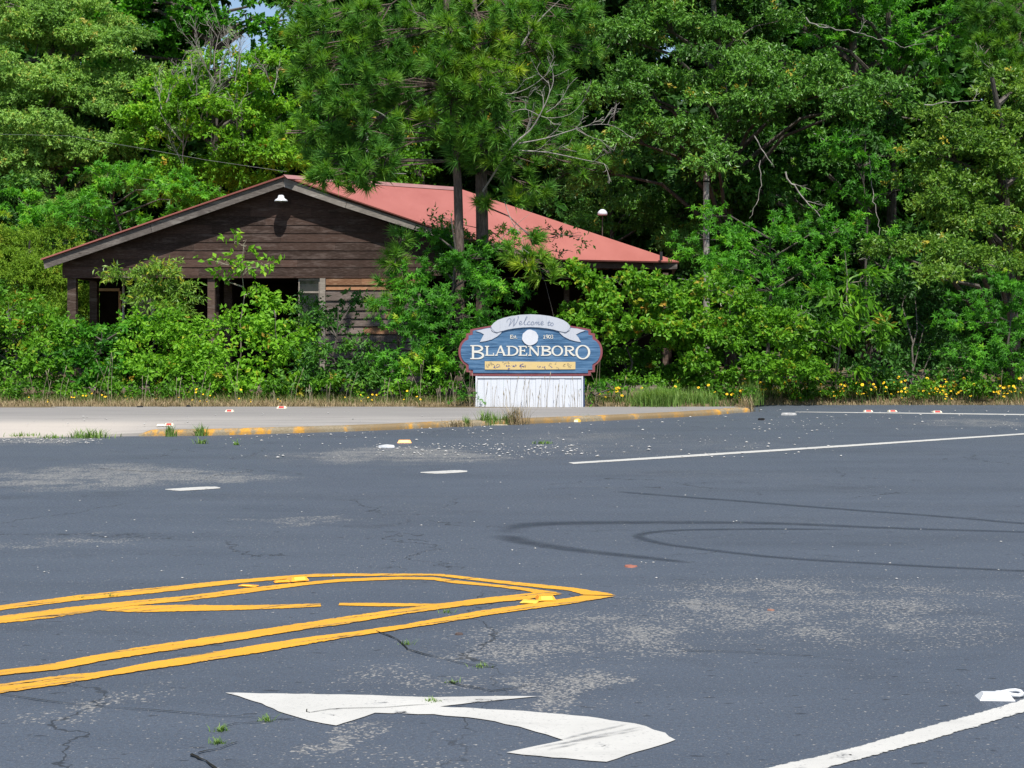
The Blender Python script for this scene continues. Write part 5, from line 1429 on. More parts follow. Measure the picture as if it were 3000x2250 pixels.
pine('pine_sapling', 'small pine seedling with drooping needles in front of the wall boards', 34,
     [(1170, 1090, 32.2), (1165, 960, 32.2), (1150, 840, 32.2), (1160, 760, 32.2)], [0.03, 0.027, 0.02, 0.012],
     [(1160, 760, 40, 35, 32, None, 0.12), (1140, 830, 40, 35, 32, None, 0.15), (1130, 900, 45, 40, 31.9, None, 0.15), (1180, 700, 35, 30, 32.2, None, 0.05), (1190, 860, 40, 50, 32)])

# pale dead boughs in the gaps on the right
rngd = np.random.default_rng(77)
for (pts, r, lab, tw_) in (([(2300, 510, 38), (2350, 570, 37.8), (2385, 610, 37.7), (2410, 650, 37.6)], 0.035, 'pale broken bough leaning in the dark gap under the broad oak', 0.6),
                      ([(2215, 400, 38.5), (2260, 480, 38.4), (2268, 490, 38.4)], 0.025, 'short pale twig hanging under the broad oak', 0.2),
                      ([(2225, 470, 38.3), (2230, 540, 38.3), (2215, 600, 38.2), (2195, 640, 38.2)], 0.02, 'curved pale vine stem left of the leaning bough', 0.0),
                      ([(2385, 390, 38.6), (2420, 412, 38.5), (2470, 405, 38.4)], 0.02, 'small bent twig below the middle of the broad oak', 0.3),
                      ([(2710, 305, 37.4), (2790, 298, 37.3), (2870, 295, 37.3)], 0.025, 'level bare branch left of the yellowish oak', 0.6),
                      ([(2360, 55, 40.5), (2400, 80, 40.2), (2500, 95, 40), (2590, 115, 40), (2650, 140, 40)], 0.028, 'long pale branch across the top of the broad oak', 0.6),
                      ([(2545, 460, 38), (2555, 560, 38), (2575, 660, 37.6), (2582, 720, 37)], 0.018, 'thin hanging vine between the oaks', 0.1),
                      ([(2260, 955, 31.6), (2300, 940, 31.4), (2340, 925, 31.3)], 0.014, 'bare grey twig sticking out of the tangled shrub', 0.7)):
    a = Acc(); g0 = [P(*q) for q in pts]; g = []
    for i in range(len(g0) - 1):
        k = max(3, int((g0[i + 1] - g0[i]).length / 0.14))
        for q in range(k):
            g.append(g0[i].lerp(g0[i + 1], q / k) + Vector(rngd.normal(size=3)) * 0.022)
    g.append(g0[-1])
    a.tube(g, [r * 0.62 * (1 - 0.65 * i / (len(g) - 1)) for i in range(len(g))], 6)
    for i in range(2, len(g)):
        if rngd.random() < tw_ * 0.45: bare_branch(rngd, a, g[i], (g[i] - g[i - 1]).normalized() + Vector((rngd.uniform(-.7, .7), rngd.uniform(-.3, .3), rngd.uniform(-.4, .7))), rngd.uniform(0.2, 0.6), r * 0.3, 1, 0.5, 0.3)
    a.build('dead_branch', M_DEAD, oak_root)['label'] = lab
# ------------------------------------------------------------------ grass, flowers, weeds
LM_DRY = leaf_mat('dry_grass_blades', [(0.0, (0.20, 0.15, 0.08)), (0.5, (0.36, 0.27, 0.16)), (0.8, (0.46, 0.36, 0.22)), (1.0, (0.20, 0.21, 0.07))], 0.6, 0.2, 0.25, 1.1, False)
LM_GRASS = leaf_mat('green_grass_blades', [(0.0, (0.035, 0.065, 0.016)), (0.45, (0.085, 0.145, 0.03)), (0.7, (0.15, 0.19, 0.05)), (0.85, (0.28, 0.24, 0.11)), (1.0, (0.36, 0.28, 0.15))], 0.5, 0.3, 0.3, 1.6, False)
LM_FRESH = leaf_mat('fresh_grass_blades', [(0.0, (0.09, 0.17, 0.035)), (0.5, (0.16, 0.28, 0.06)), (0.85, (0.24, 0.34, 0.10)), (1.0, (0.34, 0.33, 0.15))], 0.5, 0.3, 0.35, 1.6, False)
M_STALK = plain('dry_stalk', (0.33, 0.28, 0.20), 0.8, 0.1, 0.3, 20)
M_PETAL = plain('yellow_petals', (0.80, 0.52, 0.02), 0.6, 0.2, 0.1, 20)
M_EYE = plain('orange_flower_centre', (0.50, 0.22, 0.02), 0.8, 0.1, 0.1, 20)
M_GSTEM = plain('green_flower_stem', (0.08, 0.14, 0.03), 0.6, 0.2, 0.2, 20)

def blades(rng, n, xy, z, h, w, lean=0.35, tint=(0.1, 0.9)):
    """bent grass blades: two stacked faces each"""
    th = rng.uniform(0, 2 * np.pi, n)
    hh = h * rng.uniform(0.45, 1.25, n)
    b = np.stack([xy[:, 0], xy[:, 1], z], 1)
    d = np.stack([np.cos(th), np.sin(th), np.zeros(n)], 1)
    ln = rng.uniform(0.05, lean, n)[:, None] * hh[:, None]
    sd = np.stack([np.cos(th + 1.5 + rng.normal(size=n) * .4), np.sin(th + 1.5), np.zeros(n)], 1) * w * 0.5
    up = np.array([0, 0, 1.0])
    m = b + up * hh[:, None] * 0.55 + d * ln * 0.3
    t = b + up * hh[:, None] * (1 - 0.25 * rng.uniform(0, 1, (n, 1))) + d * ln
    V = np.stack([b - sd, b + sd, m - sd * 0.8, m + sd * 0.8, t], 1).reshape(-1, 3)
    i = np.arange(n, dtype=np.int32)[:, None] * 5
    Q = np.concatenate([i, i + 1, i + 3, i + 2], 1); Tn = np.concatenate([i + 2, i + 3, i + 4], 1)
    tt = rng.uniform(tint[0], tint[1], n)
    return V, Q, Tn, tt

def grass_obj(name, mat, parts_, parent=None):
    a = Acc()
    for V, Q, Tn, tt in parts_:
        n0 = a.n
        a.v.append(V.astype(np.float32)); a.f.append(Q + n0); a.a.append(tt.astype(np.float32))
        a.f.append(Tn + n0); a.a.append(tt.astype(np.float32)); a.n += len(V)
    return a.build(name, mat, parent)

rg = np.random.default_rng(21)
def edge_y(x):
    t = np.clip((x - 3.8) / 1.2, 0, 1)
    return 28.72 + 2.35 * t
def vz(xy): return verge_z(xy[:, 0], xy[:, 1])
def strip_xy(n, x0, x1, d0, d1, pw=1.0):
    x = rg.uniform(x0, x1, n); d = d0 + (d1 - d0) * rg.uniform(0, 1, n) ** pw
    return np.stack([x, edge_y(x) + d], 1)
parts_ = []
xy = strip_xy(34000, -14, 14, 0.0, 1.5); parts_.append(blades(rg, len(xy), xy, vz(xy), 0.085, 0.011, 0.9, (0.0, 0.95)))
xy = strip_xy(9000, -14, -1.5, 0.3, 2.0); parts_.append(blades(rg, len(xy), xy, vz(xy), 0.14, 0.008, 0.6, (0.1, 1.0)))
xy = strip_xy(4000, 5, 14, 0.4, 2.0); parts_.append(blades(rg, len(xy), xy, vz(xy), 0.16, 0.008, 0.5, (0.1, 1.0)))
tag(grass_obj('dry_grass', LM_DRY, parts_), kind='stuff', label='short tan dry grass along the edge of the verge', cat='grass')
parts_ = []
xy = strip_xy(11000, -14, -3.5, 1.0, 3.0); parts_.append(blades(rg, len(xy), xy, vz(xy), 0.22, 0.012, 0.6))
xy = strip_xy(4500, -3.5, 4, 0.5, 1.8); parts_.append(blades(rg, len(xy), xy, vz(xy), 0.2, 0.010, 0.6))
xy = strip_xy(12000, 4, 14, 0.7, 2.4); parts_.append(blades(rg, len(xy), xy, vz(xy), 0.24, 0.010, 0.5))
tag(grass_obj('green_grass', LM_GRASS, parts_), kind='stuff', label='taller green grass in front of the shrubs', cat='grass')

def tuft(name, label, u, v, n, h, spread, mat, w=0.012, lean=0.6, z=0.0, group=None, cat='weed', flat=1.0, base=None):
    p = base if base is not None else G(u, v, z)
    root = Vector((p.x, p.y, p.z))
    r = rg.normal(size=(n, 2)) * spread * np.array([1, 0.6])
    xy = r + np.array([root.x, root.y])
    B = blades(rg, n, xy, np.full(n, root.z - 0.01), h, w, lean)
    o = grass_obj(name, mat, [B])
    o.data.transform(Matrix.Translation(-root)); o.location = root
    return tag(o, label, cat, group)

tuft('grass_clump', 'broad bright green grass clump on the verge right of the sign', 0, 0, 1500, 0.4, 0.24, LM_FRESH, 0.012, 0.9, base=Vector((2.85, 28.95, 0.09)), cat='grass clump')
tuft('grass_clump', 'smaller paler grass clump beside the broad green clump', 0, 0, 700, 0.36, 0.25, LM_FRESH, 0.011, 0.9, base=Vector((3.6, 29.25, 0.08)), cat='grass clump')
tuft('grass_tuft', 'round green tuft against the yellow kerb, left of a matching tuft', 498, 1279, 80, 0.2, 0.04, LM_FRESH, 0.012, 0.5)
tuft('grass_tuft', 'green tuft leaning at the yellow kerb, right of the round tuft', 588, 1277, 80, 0.2, 0.05, LM_FRESH, 0.012, 0.7)
tuft('grass_tuft', 'sprawling weed patch at the pale apron edge with tall seed stalks', 262, 1283, 170, 0.15, 0.16, LM_FRESH, 0.014, 1.1)
tuft('grass_tuft', 'low weed patch at the far left of the pale apron edge', 66, 1281, 80, 0.09, 0.12, LM_FRESH, 0.014, 1.2)
tuft('grass_tuft', 'small low weed patch between the two larger apron weed patches', 150, 1284, 70, 0.08, 0.10, LM_FRESH, 0.014, 1.2)
for i, (u, v, n_, h, s_) in enumerate(((1422, 1246, 120, 0.27, 0.06), (1450, 1245, 120, 0.22, 0.06), (1486, 1244, 110, 0.22, 0.05), (1368, 1249, 60, 0.2, 0.035))):
    tuft('grass_tuft', ('tallest green tuft of the row on the kerb before the sign', 'middle green tuft of the row on the kerb before the sign', 'green tuft next to the tan dry stalks on the kerb before the sign', 'lone small green tuft left of the row on the kerb before the sign')[i], u, v, n_, h, s_, LM_FRESH, 0.012, 0.5)
tuft('dry_tuft', 'tan dry weed tuft at the right of the kerb grass row', 1510, 1244, 160, 0.36, 0.10, LM_DRY, 0.009, 0.9)
tuft('dry_tuft', 'low brown dry weed patch at the kerb left of the grass row', 1340, 1250, 160, 0.14, 0.14, LM_DRY, 0.010, 1.2)
tuft('grass_tuft', 'small green sprout on the yellow kerb near the right end', 1995, 1213, 40, 0.14, 0.05, LM_FRESH, 0.012, 1.0)
tuft('grass_tuft', 'tiny green sprout on the kerb right of the sign base', 1716, 1231, 36, 0.12, 0.05, LM_FRESH, 0.012, 1.0)
tuft('dry_tuft', 'dry stalky weed past the rounded end of the pavement', 2185, 1206, 120, 0.35, 0.10, LM_DRY, 0.010, 0.8)
tuft('grass_clump', 'tall grassy plant among yellow flowers past the pavement end', 0, 0, 160, 0.55, 0.12, LM_FRESH, 0.014, 0.5, base=Vector((4.95, 30.4, 0.05)), cat='grass clump')
for i, (u, v, n_, h, s_, lab) in enumerate(((648, 2142, 60, 0.035, 0.014, 'upper green weed in the crack at the lower left of the road'), (640, 2178, 60, 0.035, 0.016, 'lower green weed in the crack at the lower left of the road'),
        (782, 2112, 45, 0.04, 0.014, 'tiny weed at the crack just left of the white arrow head'), (1268, 2056, 70, 0.03, 0.02, 'dark green weed growing through the white arrow'),
        (1188, 1888, 40, 0.035, 0.02, 'weed in the crack just below the yellow lines'), (1410, 1954, 50, 0.03, 0.025, 'flat weed at the end of the crack above the arrow'), (1328, 2000, 40, 0.03, 0.016, 'small brownish weed in the short crack above the arrow'),
        (1306, 1795, 30, 0.035, 0.02, 'tiny weed between the two yellow lines'), (240, 1752, 26, 0.03, 0.018, 'weed on the outer yellow line, left one'), (326, 1748, 26, 0.035, 0.018, 'weed on the outer yellow line, right one'),
        (1590, 1300, 60, 0.06, 0.06, 'dark moss tuft in the gravel by the lane dash'), (592, 1300, 40, 0.1, 0.04, 'sparse weed on the asphalt below the kerb tufts'), (694, 1304, 24, 0.1, 0.02, 'thin sprout on the asphalt right of the sparse weed'))):
    tuft('crack_weed', lab, u, v, n_, h, s_, LM_FRESH, 0.0045 if v > 1500 else 0.012, 1.3)

# thin seed stalks standing on the verge and against the sign base
def stalk_mesh(rng, n, h, r=0.0035, spread=0.08):
    out = []
    for _ in range(n):
        a = Acc()
        x, y = rng.normal(0, spread), rng.normal(0, spread * 0.6)
        lx, ly = rng.normal(0, 0.16) * h, rng.normal(0, 0.08) * h
        hh = h * rng.uniform(0.6, 1.2)
        e = Vector((x + lx, y + ly, hh)); d = Vector((lx * 0.7, ly * 0.7, hh * 0.5)).normalized()
        m1 = Vector((x + lx * 0.3, y + ly * 0.3, hh * 0.5))
        a.tube([(x, y, -0.02), m1, e - d * 0.05, e, e + d * 0.05], [r, r * 0.8, r * 0.6, 0.007, 0.002], 4)
        out.append(a)
    return out
protos = []
for i in range(5):
    root = empty('dry_weed', (0, 0, 0))
    for a in stalk_mesh(rg, (3, 4, 2, 5, 3)[i], (0.55, 0.4, 0.7, 0.3, 0.9)[i]): a.build('stalk', M_STALK, root)
    protos.append(root)
used = set()
spots = [(1405, 28.45), (1445, 28.42), (1480, 28.4), (1510, 28.45), (1540, 28.4), (1580, 28.43), (1615, 28.4), (1650, 28.42), (1680, 28.45), (1700, 28.5), (1350, 28.95), (1330, 28.9), (1312, 29.0), (1285, 29.0), (1240, 29.3), (1190, 29.3), (1130, 29.5),
         (860, 29.6), (800, 29.4), (700, 29.6), (590, 29.4), (520, 29.8), (285, 29.6), (210, 29.8), (330, 29.5), (170, 29.9), (960, 29.3), (1020, 29.4), (1725, 28.9), (1760, 29.2), (1830, 29.3), (2190, 30.6), (2260, 31.6), (2330, 31.7), (2450, 31.8), (2560, 31.8), (2650, 31.6), (2770, 31.9), (2860, 31.8), (2940, 31.7), (120, 29.4), (420, 29.3), (745, 29.2), (905, 29.2), (1385, 28.6), (1560, 28.5), (1630, 28.5)]
for k, (u, Y) in enumerate(spots):
    i = k % 5 if not (28.3 < Y < 28.55) else (0, 1, 3)[k % 3]
    o = protos[i] if i not in used else copy_tree(protos[i])
    used.add(i)
    x = (u - 1500) / FL * Y
    o.location = (x, Y, float(verge_z(np.array([x]), np.array([Y]))[0]) if Y > 28.6 else 0.088)
    o.rotation_euler = (0, 0, rg.uniform(-0.5, 0.5)); s_ = rg.uniform(0.8, 1.2); o.scale = (s_, s_, s_)
    front = Y < 28.56
    where = ('before the white sign base' if front else 'in the grass before the left shrubs' if u < 760 else 'in the grass before the low dark shrub' if u < 1110 else 'before the vine mass left of the sign' if u < 1400 else 'in the grass just right of the sign' if u < 2100 else 'among the right hand yellow flowers')
    how = ('three medium dry seed stalks', 'four short dry seed stalks', 'two tall dry seed stalks', 'clump of very short dry stalks', 'three very tall dry stalks')[i]
    tag(o, how + ' ' + where, 'dry weed', 'dry stalks ' + where)

# yellow wildflowers
def flower_mesh(rng, nh):
    out = []
    for _ in range(nh):
        st, pe, ey = Acc(), Acc(), Acc()
        h = rng.uniform(0.16, 0.46); x, y = rng.normal(0, 0.05), rng.normal(0, 0.04)
        e = Vector((x + rng.normal(0, .03), y + rng.normal(0, .03), h))
        st.tube([(x * 0.4, y * 0.4, -0.02), (x, y, h * 0.5), e], [0.006, 0.005, 0.004], 4)
        nrm = Vector((rng.normal(0, .35), -0.55 + rng.normal(0, .3), 0.8)).normalized()
        a1 = nrm.cross(Vector((1, 0, 0.1))).normalized(); b1 = nrm.cross(a1)
        R = rng.uniform(0.025, 0.037)
        for k in range(8):
            th = k * math.pi / 4
            d = a1 * math.cos(th) + b1 * math.sin(th); s = a1 * -math.sin(th) + b1 * math.cos(th)
            V = [e + d * 0.006, e + d * R * 0.7 + s * R * 0.34, e + d * R - nrm * 0.006, e + d * R * 0.7 - s * R * 0.34]
            pe.add([tuple(q) for q in V], [(0, 1, 2, 3)])
        V = [tuple(e + nrm * 0.009)] + [tuple(e + (a1 * math.cos(t) + b1 * math.sin(t)) * 0.012 + nrm * 0.002) for t in np.linspace(0, 5.24, 6)]
        ey.add(V, [(0, 1 + k, 1 + (k + 1) % 6) for k in range(6)])
        out.append((st, pe, ey))
    return out
fprot = []
for i in range(6):
    root = empty('yellow_wildflower', (0, 0, 0))
    for st, pe, ey in flower_mesh(rg, (1, 2, 2, 1, 1, 3)[i]):
        sm_ = st.build('stem', M_GSTEM, root); pt_ = pe.build('petals', M_PETAL, root); ey.build('flower_centre', M_EYE, pt_)
    fprot.append(root)
fused = set()
fl_spots = []
for _ in range(100):     # right: thick band of flowers
    u = rg.uniform(2190, 2995); fl_spots.append((u, rg.uniform(31.2, 32.3)))
for u in (2420, 2480, 2530, 2545, 2560, 2720, 2730, 2740, 2750, 2830, 2900, 2920, 2940, 2970):
    fl_spots += [(u + rg.uniform(-14, 14), rg.uniform(31.3, 31.9)) for _ in range(3)]
for u, Y in ((2170, 30.6), (2190, 30.7), (2175, 30.8), (2165, 30.5), (2200, 30.6), (2140, 29.9), (1880, 29.6), (1985, 29.6), (1995, 29.7), (2050, 29.6), (2075, 29.7), (2100, 29.8), (1770, 29.2), (1790, 29.1), (1812, 29.2), (1820, 29.3)): fl_spots.append((u, Y))
for u in (88, 140, 216, 218, 250, 262, 300, 310, 372, 376, 390, 528, 568, 578, 590, 610, 632, 705, 735, 1012, 1088, 1100, 1188, 1230, 460, 820, 1060): fl_spots.append((u, rg.uniform(28.9, 29.4)))
for k, (u, Y) in enumerate(fl_spots):
    i = int(rg.integers(0, 6))
    r0 = fprot[i]
    o = r0 if i not in fused else copy_tree(r0)
    fused.add(i)
    x = (u - 1500) / FL * Y
    o.location = (x, Y, float(verge_z(np.array([x]), np.array([Y]))[0]))
    o.rotation_euler = (0, 0, rg.uniform(-0.6, 0.6)); s_ = rg.uniform(0.8, 1.35) * (0.62 if u < 1300 else 0.9); o.scale = (s_, s_, s_)
    nh = ('single yellow bloom', 'pair of yellow blooms', 'pair of yellow blooms', 'single yellow bloom', 'single yellow bloom', 'trio of yellow blooms')[i]
    where = ('in the sparse grass left of the thin sapling' if u < 640 else 'in the grass before the low dark shrubs' if u < 1300 else 'between the sign and the pavement end' if u < 2130 else
             'just past the pavement end below the tangled shrub' if u < 2340 else 'at the foot of the slender long leaved sapling' if u < 2560 else 'before the dark shaded gap' if u < 2780 else 'below the shrub at the right edge')
    tag(o, nh + ' ' + where, 'flower', 'yellow wildflowers ' + where)
for i in range(6):
    if i not in fused:
        for ch in list(fprot[i].children_recursive): bpy.data.objects.remove(ch)
        bpy.data.objects.remove(fprot[i])

# low broad weed with arching leaves by the sign's right side
rw = np.random.default_rng(4)
tree('fern_weed', 'arching narrow leaved weed at the right side of the sign base', 'weed', 41, (1.62, 28.9, 0.09), [(1745, 1140, 20, 14, 28.9), (1790, 1140, 22, 16, 28.95), (1720, 1150, 14, 12, 28.9)], LM_GUM, 0.006, ll=0.10, lw=0.022, cov=2.0, pr=0.1, L=9, droop=0.8)
tree('creeping_weed', 'bright leafy seedling at the left side of the sign base', 'weed', 42, (-0.72, 28.9, 0.09), [(1368, 1150, 18, 16, 28.9), (1378, 1168, 22, 10, 28.85)], LM_GUM, 0.006, leaf='star', ll=0.10, lw=0.1, cov=1.8, pr=0.1, L=6)

# ------------------------------------------------------------------ gravel and litter
M_STONE = plain('pale_gravel', (0.36, 0.355, 0.345), 0.85, 0.2, 0.25, 30)
rgp = np.random.default_rng(8)
a = Acc()
def stone(x, y, z, s):
    ico = [(0, 0, 1), (.9, 0, .3), (.28, .85, .35), (-.72, .52, .3), (-.72, -.52, .35), (.28, -.85, .3), (0, 0, -.6)]
    V = [(x + s * px * rgp.uniform(.7, 1.3), y + s * py * rgp.uniform(.7, 1.3), z + s * (pz * 0.6 + 0.25) * rgp.uniform(.8, 1.1)) for px, py, pz in ico]
    a.add(V, [(0, 1, 2), (0, 2, 3), (0, 3, 4), (0, 4, 5), (0, 5, 1), (6, 2, 1), (6, 3, 2), (6, 4, 3), (6, 5, 4), (6, 1, 5)])
def scatter(n, u0, u1, v0, v1, s0, s1, z=0.0, flt=None):
    for _ in range(n):
        u, v = rgp.uniform(u0, u1), rgp.uniform(v0, v1)
        if flt and not flt(u, v): continue
        p = G(u, v, z)
        stone(p.x, p.y, z, s0 + (s1 - s0) * rgp.random() ** 2.5)
kv = lambda u: np.interp(u, [q[0] for q in kp], [q[1] for q in kp])
scatter(300, 640, 2500, 1222, 1345, 0.009, 0.032, 0, lambda u, v: v > kv(u) + 3)
scatter(260, 640, 2200, 1215, 1300, 0.010, 0.03, 0, lambda u, v: kv(u) + 1 < v < kv(u) + 14)
scatter(200, 1100, 1720, 1300, 1335, 0.010, 0.028)
scatter(110, 0, 3000, 1360, 1700, 0.006, 0.012)
scatter(90, 2200, 3000, 1200, 1260, 0.012, 0.03)
scatter(60, 0, 1500, 1198, 1250, 0.010, 0.028, 0.088, lambda u, v: v < kv(max(u, 452)) - 14)
scatter(140, 0, 300, 1286, 1300, 0.010, 0.022)
tag(a.build('gravel', M_STONE), kind='stuff', label='pale gravel stones scattered on the asphalt by the kerb', cat='gravel')

M_MARK_O = plain('orange_marker_plastic', (0.80, 0.30, 0.02), 0.35, 0.5, 0.1, 10)
M_MARK_Y = plain('yellow_marker_plastic', (0.80, 0.46, 0.06), 0.35, 0.5, 0.1, 10)
M_MARK_W = plain('white_marker_plastic', (0.55, 0.56, 0.58), 0.35, 0.5, 0.06, 10)
M_LENS_R = plain('red_lens', (0.55, 0.04, 0.04), 0.2, 0.5, 0.1, 10)
M_CREAM = plain('cream_marker_plastic', (0.76, 0.68, 0.50), 0.5, 0.4, 0.1, 10)
M_BLACK = plain('black_rubber_scrap', (0.012, 0.012, 0.013), 0.8, 0.2, 0.1, 10)

def slab(a, w, d, h, inset, n=1):
    V = [(-w, -d, 0), (w, -d, 0), (w, d, 0), (-w, d, 0), (-w + inset, -d * 0.45, h), (w - inset, -d * 0.45, h), (w - inset, d * 0.45, h), (-w + inset, d * 0.45, h)]
    return a.add(V, [(0, 1, 5, 4), (1, 2, 6, 5), (2, 3, 7, 6), (3, 0, 4, 7), (4, 5, 6, 7)])
def marker(name, label, p, rz, body, lens, w=0.05, d=0.045, h=0.018, cat='road marker', tilt=0.0, group=None):
    root = empty(name, p, label, cat, group)
    a = Acc(); slab(a, w, d, h, w * 0.22); b = a.build('marker_body', body); b.parent = root
    a = Acc()
    a.add([(-w * 0.62, -d * 0.93, h * 0.16), (w * 0.62, -d * 0.93, h * 0.16), (w * 0.56, -d * 0.52, h * 0.96), (-w * 0.56, -d * 0.52, h * 0.96)], [(0, 1, 2, 3)])
    o = a.build('lens', lens); o.parent = root; o.location = (0, -0.0015, 0.0015)
    root.rotation_euler = (tilt, 0, rz)
    return root
def GP(u, v, z=0.0): return G(u, v, z)
marker('road_marker', 'orange road marker lying on the outer yellow line', GP(872, 1699, 0.008), 0.5, M_MARK_O, M_MARK_Y, 0.060, 0.05, 0.022)
marker('road_marker', 'flattened orange marker piece between the outer yellow lines', GP(826, 1704, 0.006), 0.3, M_MARK_O, M_MARK_O, 0.05, 0.03, 0.010)
marker('road_marker', 'worn orange marker piece at the left of the flattened pieces', GP(728, 1716, 0.006), -0.3, M_MARK_O, M_MARK_Y, 0.06, 0.03, 0.006)
marker('road_marker', 'yellow road marker stuck inside the tip of the median', GP(1598, 1755, 0.008), 0.15, M_MARK_O, M_MARK_Y, 0.055, 0.06, 0.022)
marker('road_marker', 'flat yellow marker piece beside the median tip marker', GP(1552, 1762, 0.007), -0.2, M_MARK_Y, M_MARK_Y, 0.05, 0.06, 0.007)
marker('road_marker', 'orange road marker loose on the gravel below the kerb', GP(1185, 1297), 0.05, M_MARK_O, M_MARK_O, 0.10, 0.06, 0.04)
marker('road_marker', 'pale yellow road marker leaning on the kerb right of the sign', GP(1686, 1236, 0.0), -0.25, M_MARK_Y, M_CREAM, 0.09, 0.05, 0.05, tilt=0.3)
marker('road_marker', 'red lensed cream marker on the front of the left pavement', GP(496, 1246, 0.08), 0.1, M_CREAM, M_LENS_R, 0.07, 0.06, 0.035)
marker('road_marker', 'white marker piece touching the red lensed one on the pavement', GP(470, 1247, 0.08), 0.3, M_CREAM, M_CREAM, 0.06, 0.06, 0.025)
marker('road_marker', 'red lensed cream marker on the middle of the left pavement', GP(673, 1206, 0.09), 0.0, M_CREAM, M_LENS_R, 0.075, 0.07, 0.035)
marker('road_marker', 'red lensed cream marker at the grass edge of the left pavement', GP(826, 1196, 0.09), -0.1, M_CREAM, M_LENS_R, 0.09, 0.07, 0.04)
for (u, v, lab, bd) in ((2543, 1206, 'pale red lensed marker on the far white line, leftmost of three', M_CREAM), (2614, 1206, 'cream marker on the far white line, middle of three', M_CREAM), (2745, 1208, 'red and cream marker on the far white line, rightmost of three', M_CREAM)):
    marker('road_marker', lab, GP(u, v), 0.0, bd, M_LENS_R, 0.085, 0.07, 0.03)
# white crushed marker beside the near white line
p = GP(2915, 2046)
root = empty('road_marker', p, 'white crushed plastic marker beside the near white line at the right', 'road marker')
a = Acc(); slab(a, 0.075, 0.045, 0.026, 0.022); b = a.build('marker_body', M_MARK_W); b.parent = root
a = Acc(); a.add([(-0.052, -0.041, 0.005), (0.042, -0.041, 0.005), (0.032, -0.022, 0.025), (-0.046, -0.022, 0.025)], [(0, 1, 2, 3)]); b = a.build('lens', plain('pale_blue_lens', (0.62, 0.70, 0.80), 0.15, 0.5)); b.parent = root; b.location = (0, -0.002, 0.0015)
a = Acc()
pts = [(0.07 + 0.055 * math.cos(t), 0.035 + 0.03 * math.sin(t), 0.016 + 0.006 * math.sin(2 * t)) for t in np.linspace(0, 2 * math.pi, 15)]
a.tube(pts, 0.010, 6); b = a.build('rim', M_MARK_W, None, True); b.parent = root
root.rotation_euler = (0, 0, -0.06)

def scrap(name, label, u, v, w, d, h, m, cat, rz=0.0, z=0.0, seed=0):
    r = np.random.default_rng(seed)
    a = Acc(); n = 9
    top = [(w * math.cos(t) * r.uniform(.7, 1.1), d * math.sin(t) * r.uniform(.7, 1.1), h * r.uniform(.5, 1.3)) for t in np.linspace(0, 2 * math.pi, n, endpoint=False)]
    bot = [(x * 1.1, y * 1.1, 0) for x, y, _ in top]
    V = top + bot + [(0, 0, h * 1.3)]
    a.add(V, [(i, (i + 1) % n, 2 * n) for i in range(n)])
    a.add(V, [(i + n, (i + 1) % n + n, (i + 1) % n, i) for i in range(n)])
    o = a.build(name, m); o.location = GP(u, v, z); o.rotation_euler = (0, 0, rz)
    return tag(o, label, cat)
scrap('paper_scrap', 'crumpled white scrap on the asphalt left of the orange marker', 1132, 1310, 0.12, 0.09, 0.03, M_MARK_W, 'litter', 0, 0, 1)
scrap('plastic_scrap', 'long white scrap at the foot of the kerb before the sign', 1398, 1243, 0.10, 0.03, 0.02, M_CREAM, 'litter', -0.3, 0, 2)
scrap('wood_scrap', 'flat brown stick at the foot of the kerb grass row', 1458, 1246, 0.2, 0.02, 0.012, M_STALK, 'litter', 0.05, 0, 3)
scrap('leaf_scrap', 'brown red dead leaf on the road right of the yellow tip', 1846, 1660, 0.042, 0.05, 0.007, plain('dead_leaf', (0.26, 0.10, 0.07), 0.8), 'leaf', 0, 0, 4)
scrap('leaf_scrap', 'small brown dead leaf on the worn asphalt at the right', 2258, 1788, 0.02, 0.022, 0.006, plain('dead_leaf_brown', (0.22, 0.11, 0.08), 0.8), 'leaf', 0, 0, 5)
scrap('leaf_scrap', 'dark dead leaf on the asphalt above the arrow', 1345, 1859, 0.022, 0.02, 0.008, plain('dead_leaf_dark', (0.07, 0.05, 0.045), 0.8), 'leaf', 0, 0, 6)
scrap('rubber_scrap', 'black rubber scrap at the grass edge of the left pavement', 410, 1193, 0.06, 0.04, 0.02, M_BLACK, 'litter', 0, 0.09, 7)
scrap('rubber_scrap', 'black rubber scrap near the middle of the pavement edge', 552, 1192, 0.05, 0.04, 0.03, M_BLACK, 'litter', 0.2, 0.09, 8)
scrap('rubber_scrap', 'black rubber scrap on the asphalt past the pavement end', 2230, 1231, 0.06, 0.05, 0.03, M_BLACK, 'litter', 0, 0, 9)
scrap('concrete_chunk', 'flat pale concrete chunk lying past the pavement end', 2310, 1216, 0.13, 0.08, 0.035, M_STONE, 'rubble', 0, 0, 10)

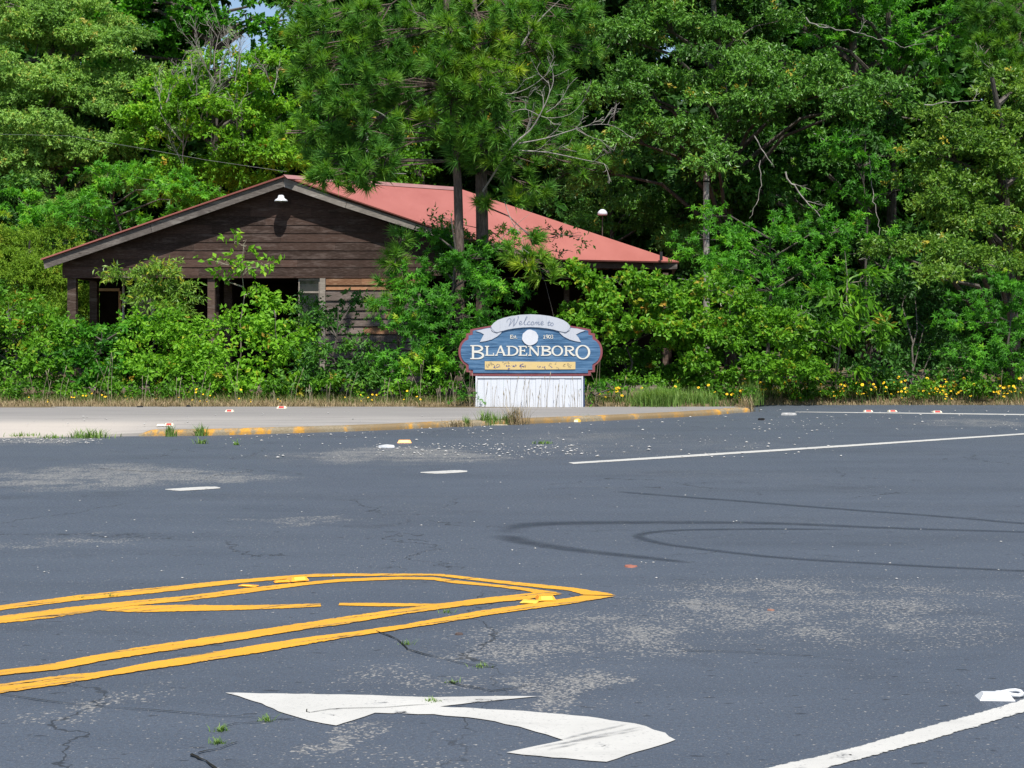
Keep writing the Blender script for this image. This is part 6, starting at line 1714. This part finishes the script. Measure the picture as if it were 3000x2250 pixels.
# ------------------------------------------------------------------ poles, street lamp, wires
M_POLE = bark_material('weathered_pole_wood', (0.20, 0.185, 0.165), (0.36, 0.335, 0.30))
pl = P(2069, 700, 38.7)
pole = empty('utility_pole', (pl.x, pl.y, GZ), 'grey weathered wooden utility pole rising from the bushes right of the house', 'pole')
a = Acc(); tz = P(2069, 490, 38.7).z
a.tube([(pl.x, pl.y, 0), (pl.x, pl.y, tz - 0.42), (pl.x + 0.005, pl.y, tz)], [0.09, 0.078, 0.074], 12); a.build('pole_shaft', M_POLE, pole)
a = Acc(); a.tube([(pl.x, pl.y, tz - 0.40), (pl.x, pl.y, tz - 0.36)], 0.082, 12); a.build('band', M_BLACK, pole)
sl = P(1765, 628, 39.3)
lampb = empty('street_lamp', (sl.x, sl.y, GZ), 'shiny white street lamp head poking from the bushes behind the roof', 'street lamp')
lathe('lamp_shade', [(0.0, 0.14), (0.05, 0.13), (0.09, 0.10), (0.125, 0.06), (0.135, 0.0), (0.12, -0.02), (0.0, -0.02)], sl, M_LAMP, lampb, 14)
a = Acc(); a.tube([(sl.x, sl.y + 0.05, 0), (sl.x, sl.y + 0.05, sl.z)], 0.013, 8); a.build('lamp_post', M_BARK, lampb)
vp = P(1076, 440, 41.5)
vent = empty('vent_pipe', (vp.x, vp.y, GZ), 'thin white pipe standing up behind the red roof ridge', 'pipe')
a = Acc(); a.tube([(vp.x, vp.y, 0), (vp.x, vp.y, vp.z), (vp.x, vp.y, P(1076, 330, 41.5).z)], 0.038, 8); a.build('pipe_shaft', plain('dull_white_pipe', (0.55, 0.57, 0.58), 0.5), vent)

def wire(label, pts, r):
    g = [P(*q) for q in pts]
    fine = []
    for i in range(len(g) - 1):
        for s in range(6): fine.append(g[i].lerp(g[i + 1], s / 6))
    fine.append(g[-1])
    a = Acc(); a.tube(fine, r, 5)
    return tag(a.build('overhead_wire', plain('wire_grey', (0.2, 0.21, 0.2), 0.5)), label, 'wire')
wire('sagging grey service wire running from the left trees to the roof peak', [(-300, 360, 44), (0, 393, 42), (200, 398, 40.5), (430, 437, 38.8), (600, 468, 37.6), (840, 503, 36.1)], 0.0038)
wire('short pale wire stretched low above the red roof ridge', [(1020, 503, 43), (1130, 508, 42.5), (1190, 509, 42)], 0.012)
wire('grey wire sloping into the bushes at the right end of the roof', [(1985, 815, 37.7), (2050, 826, 37), (2200, 846, 36.2)], 0.011)
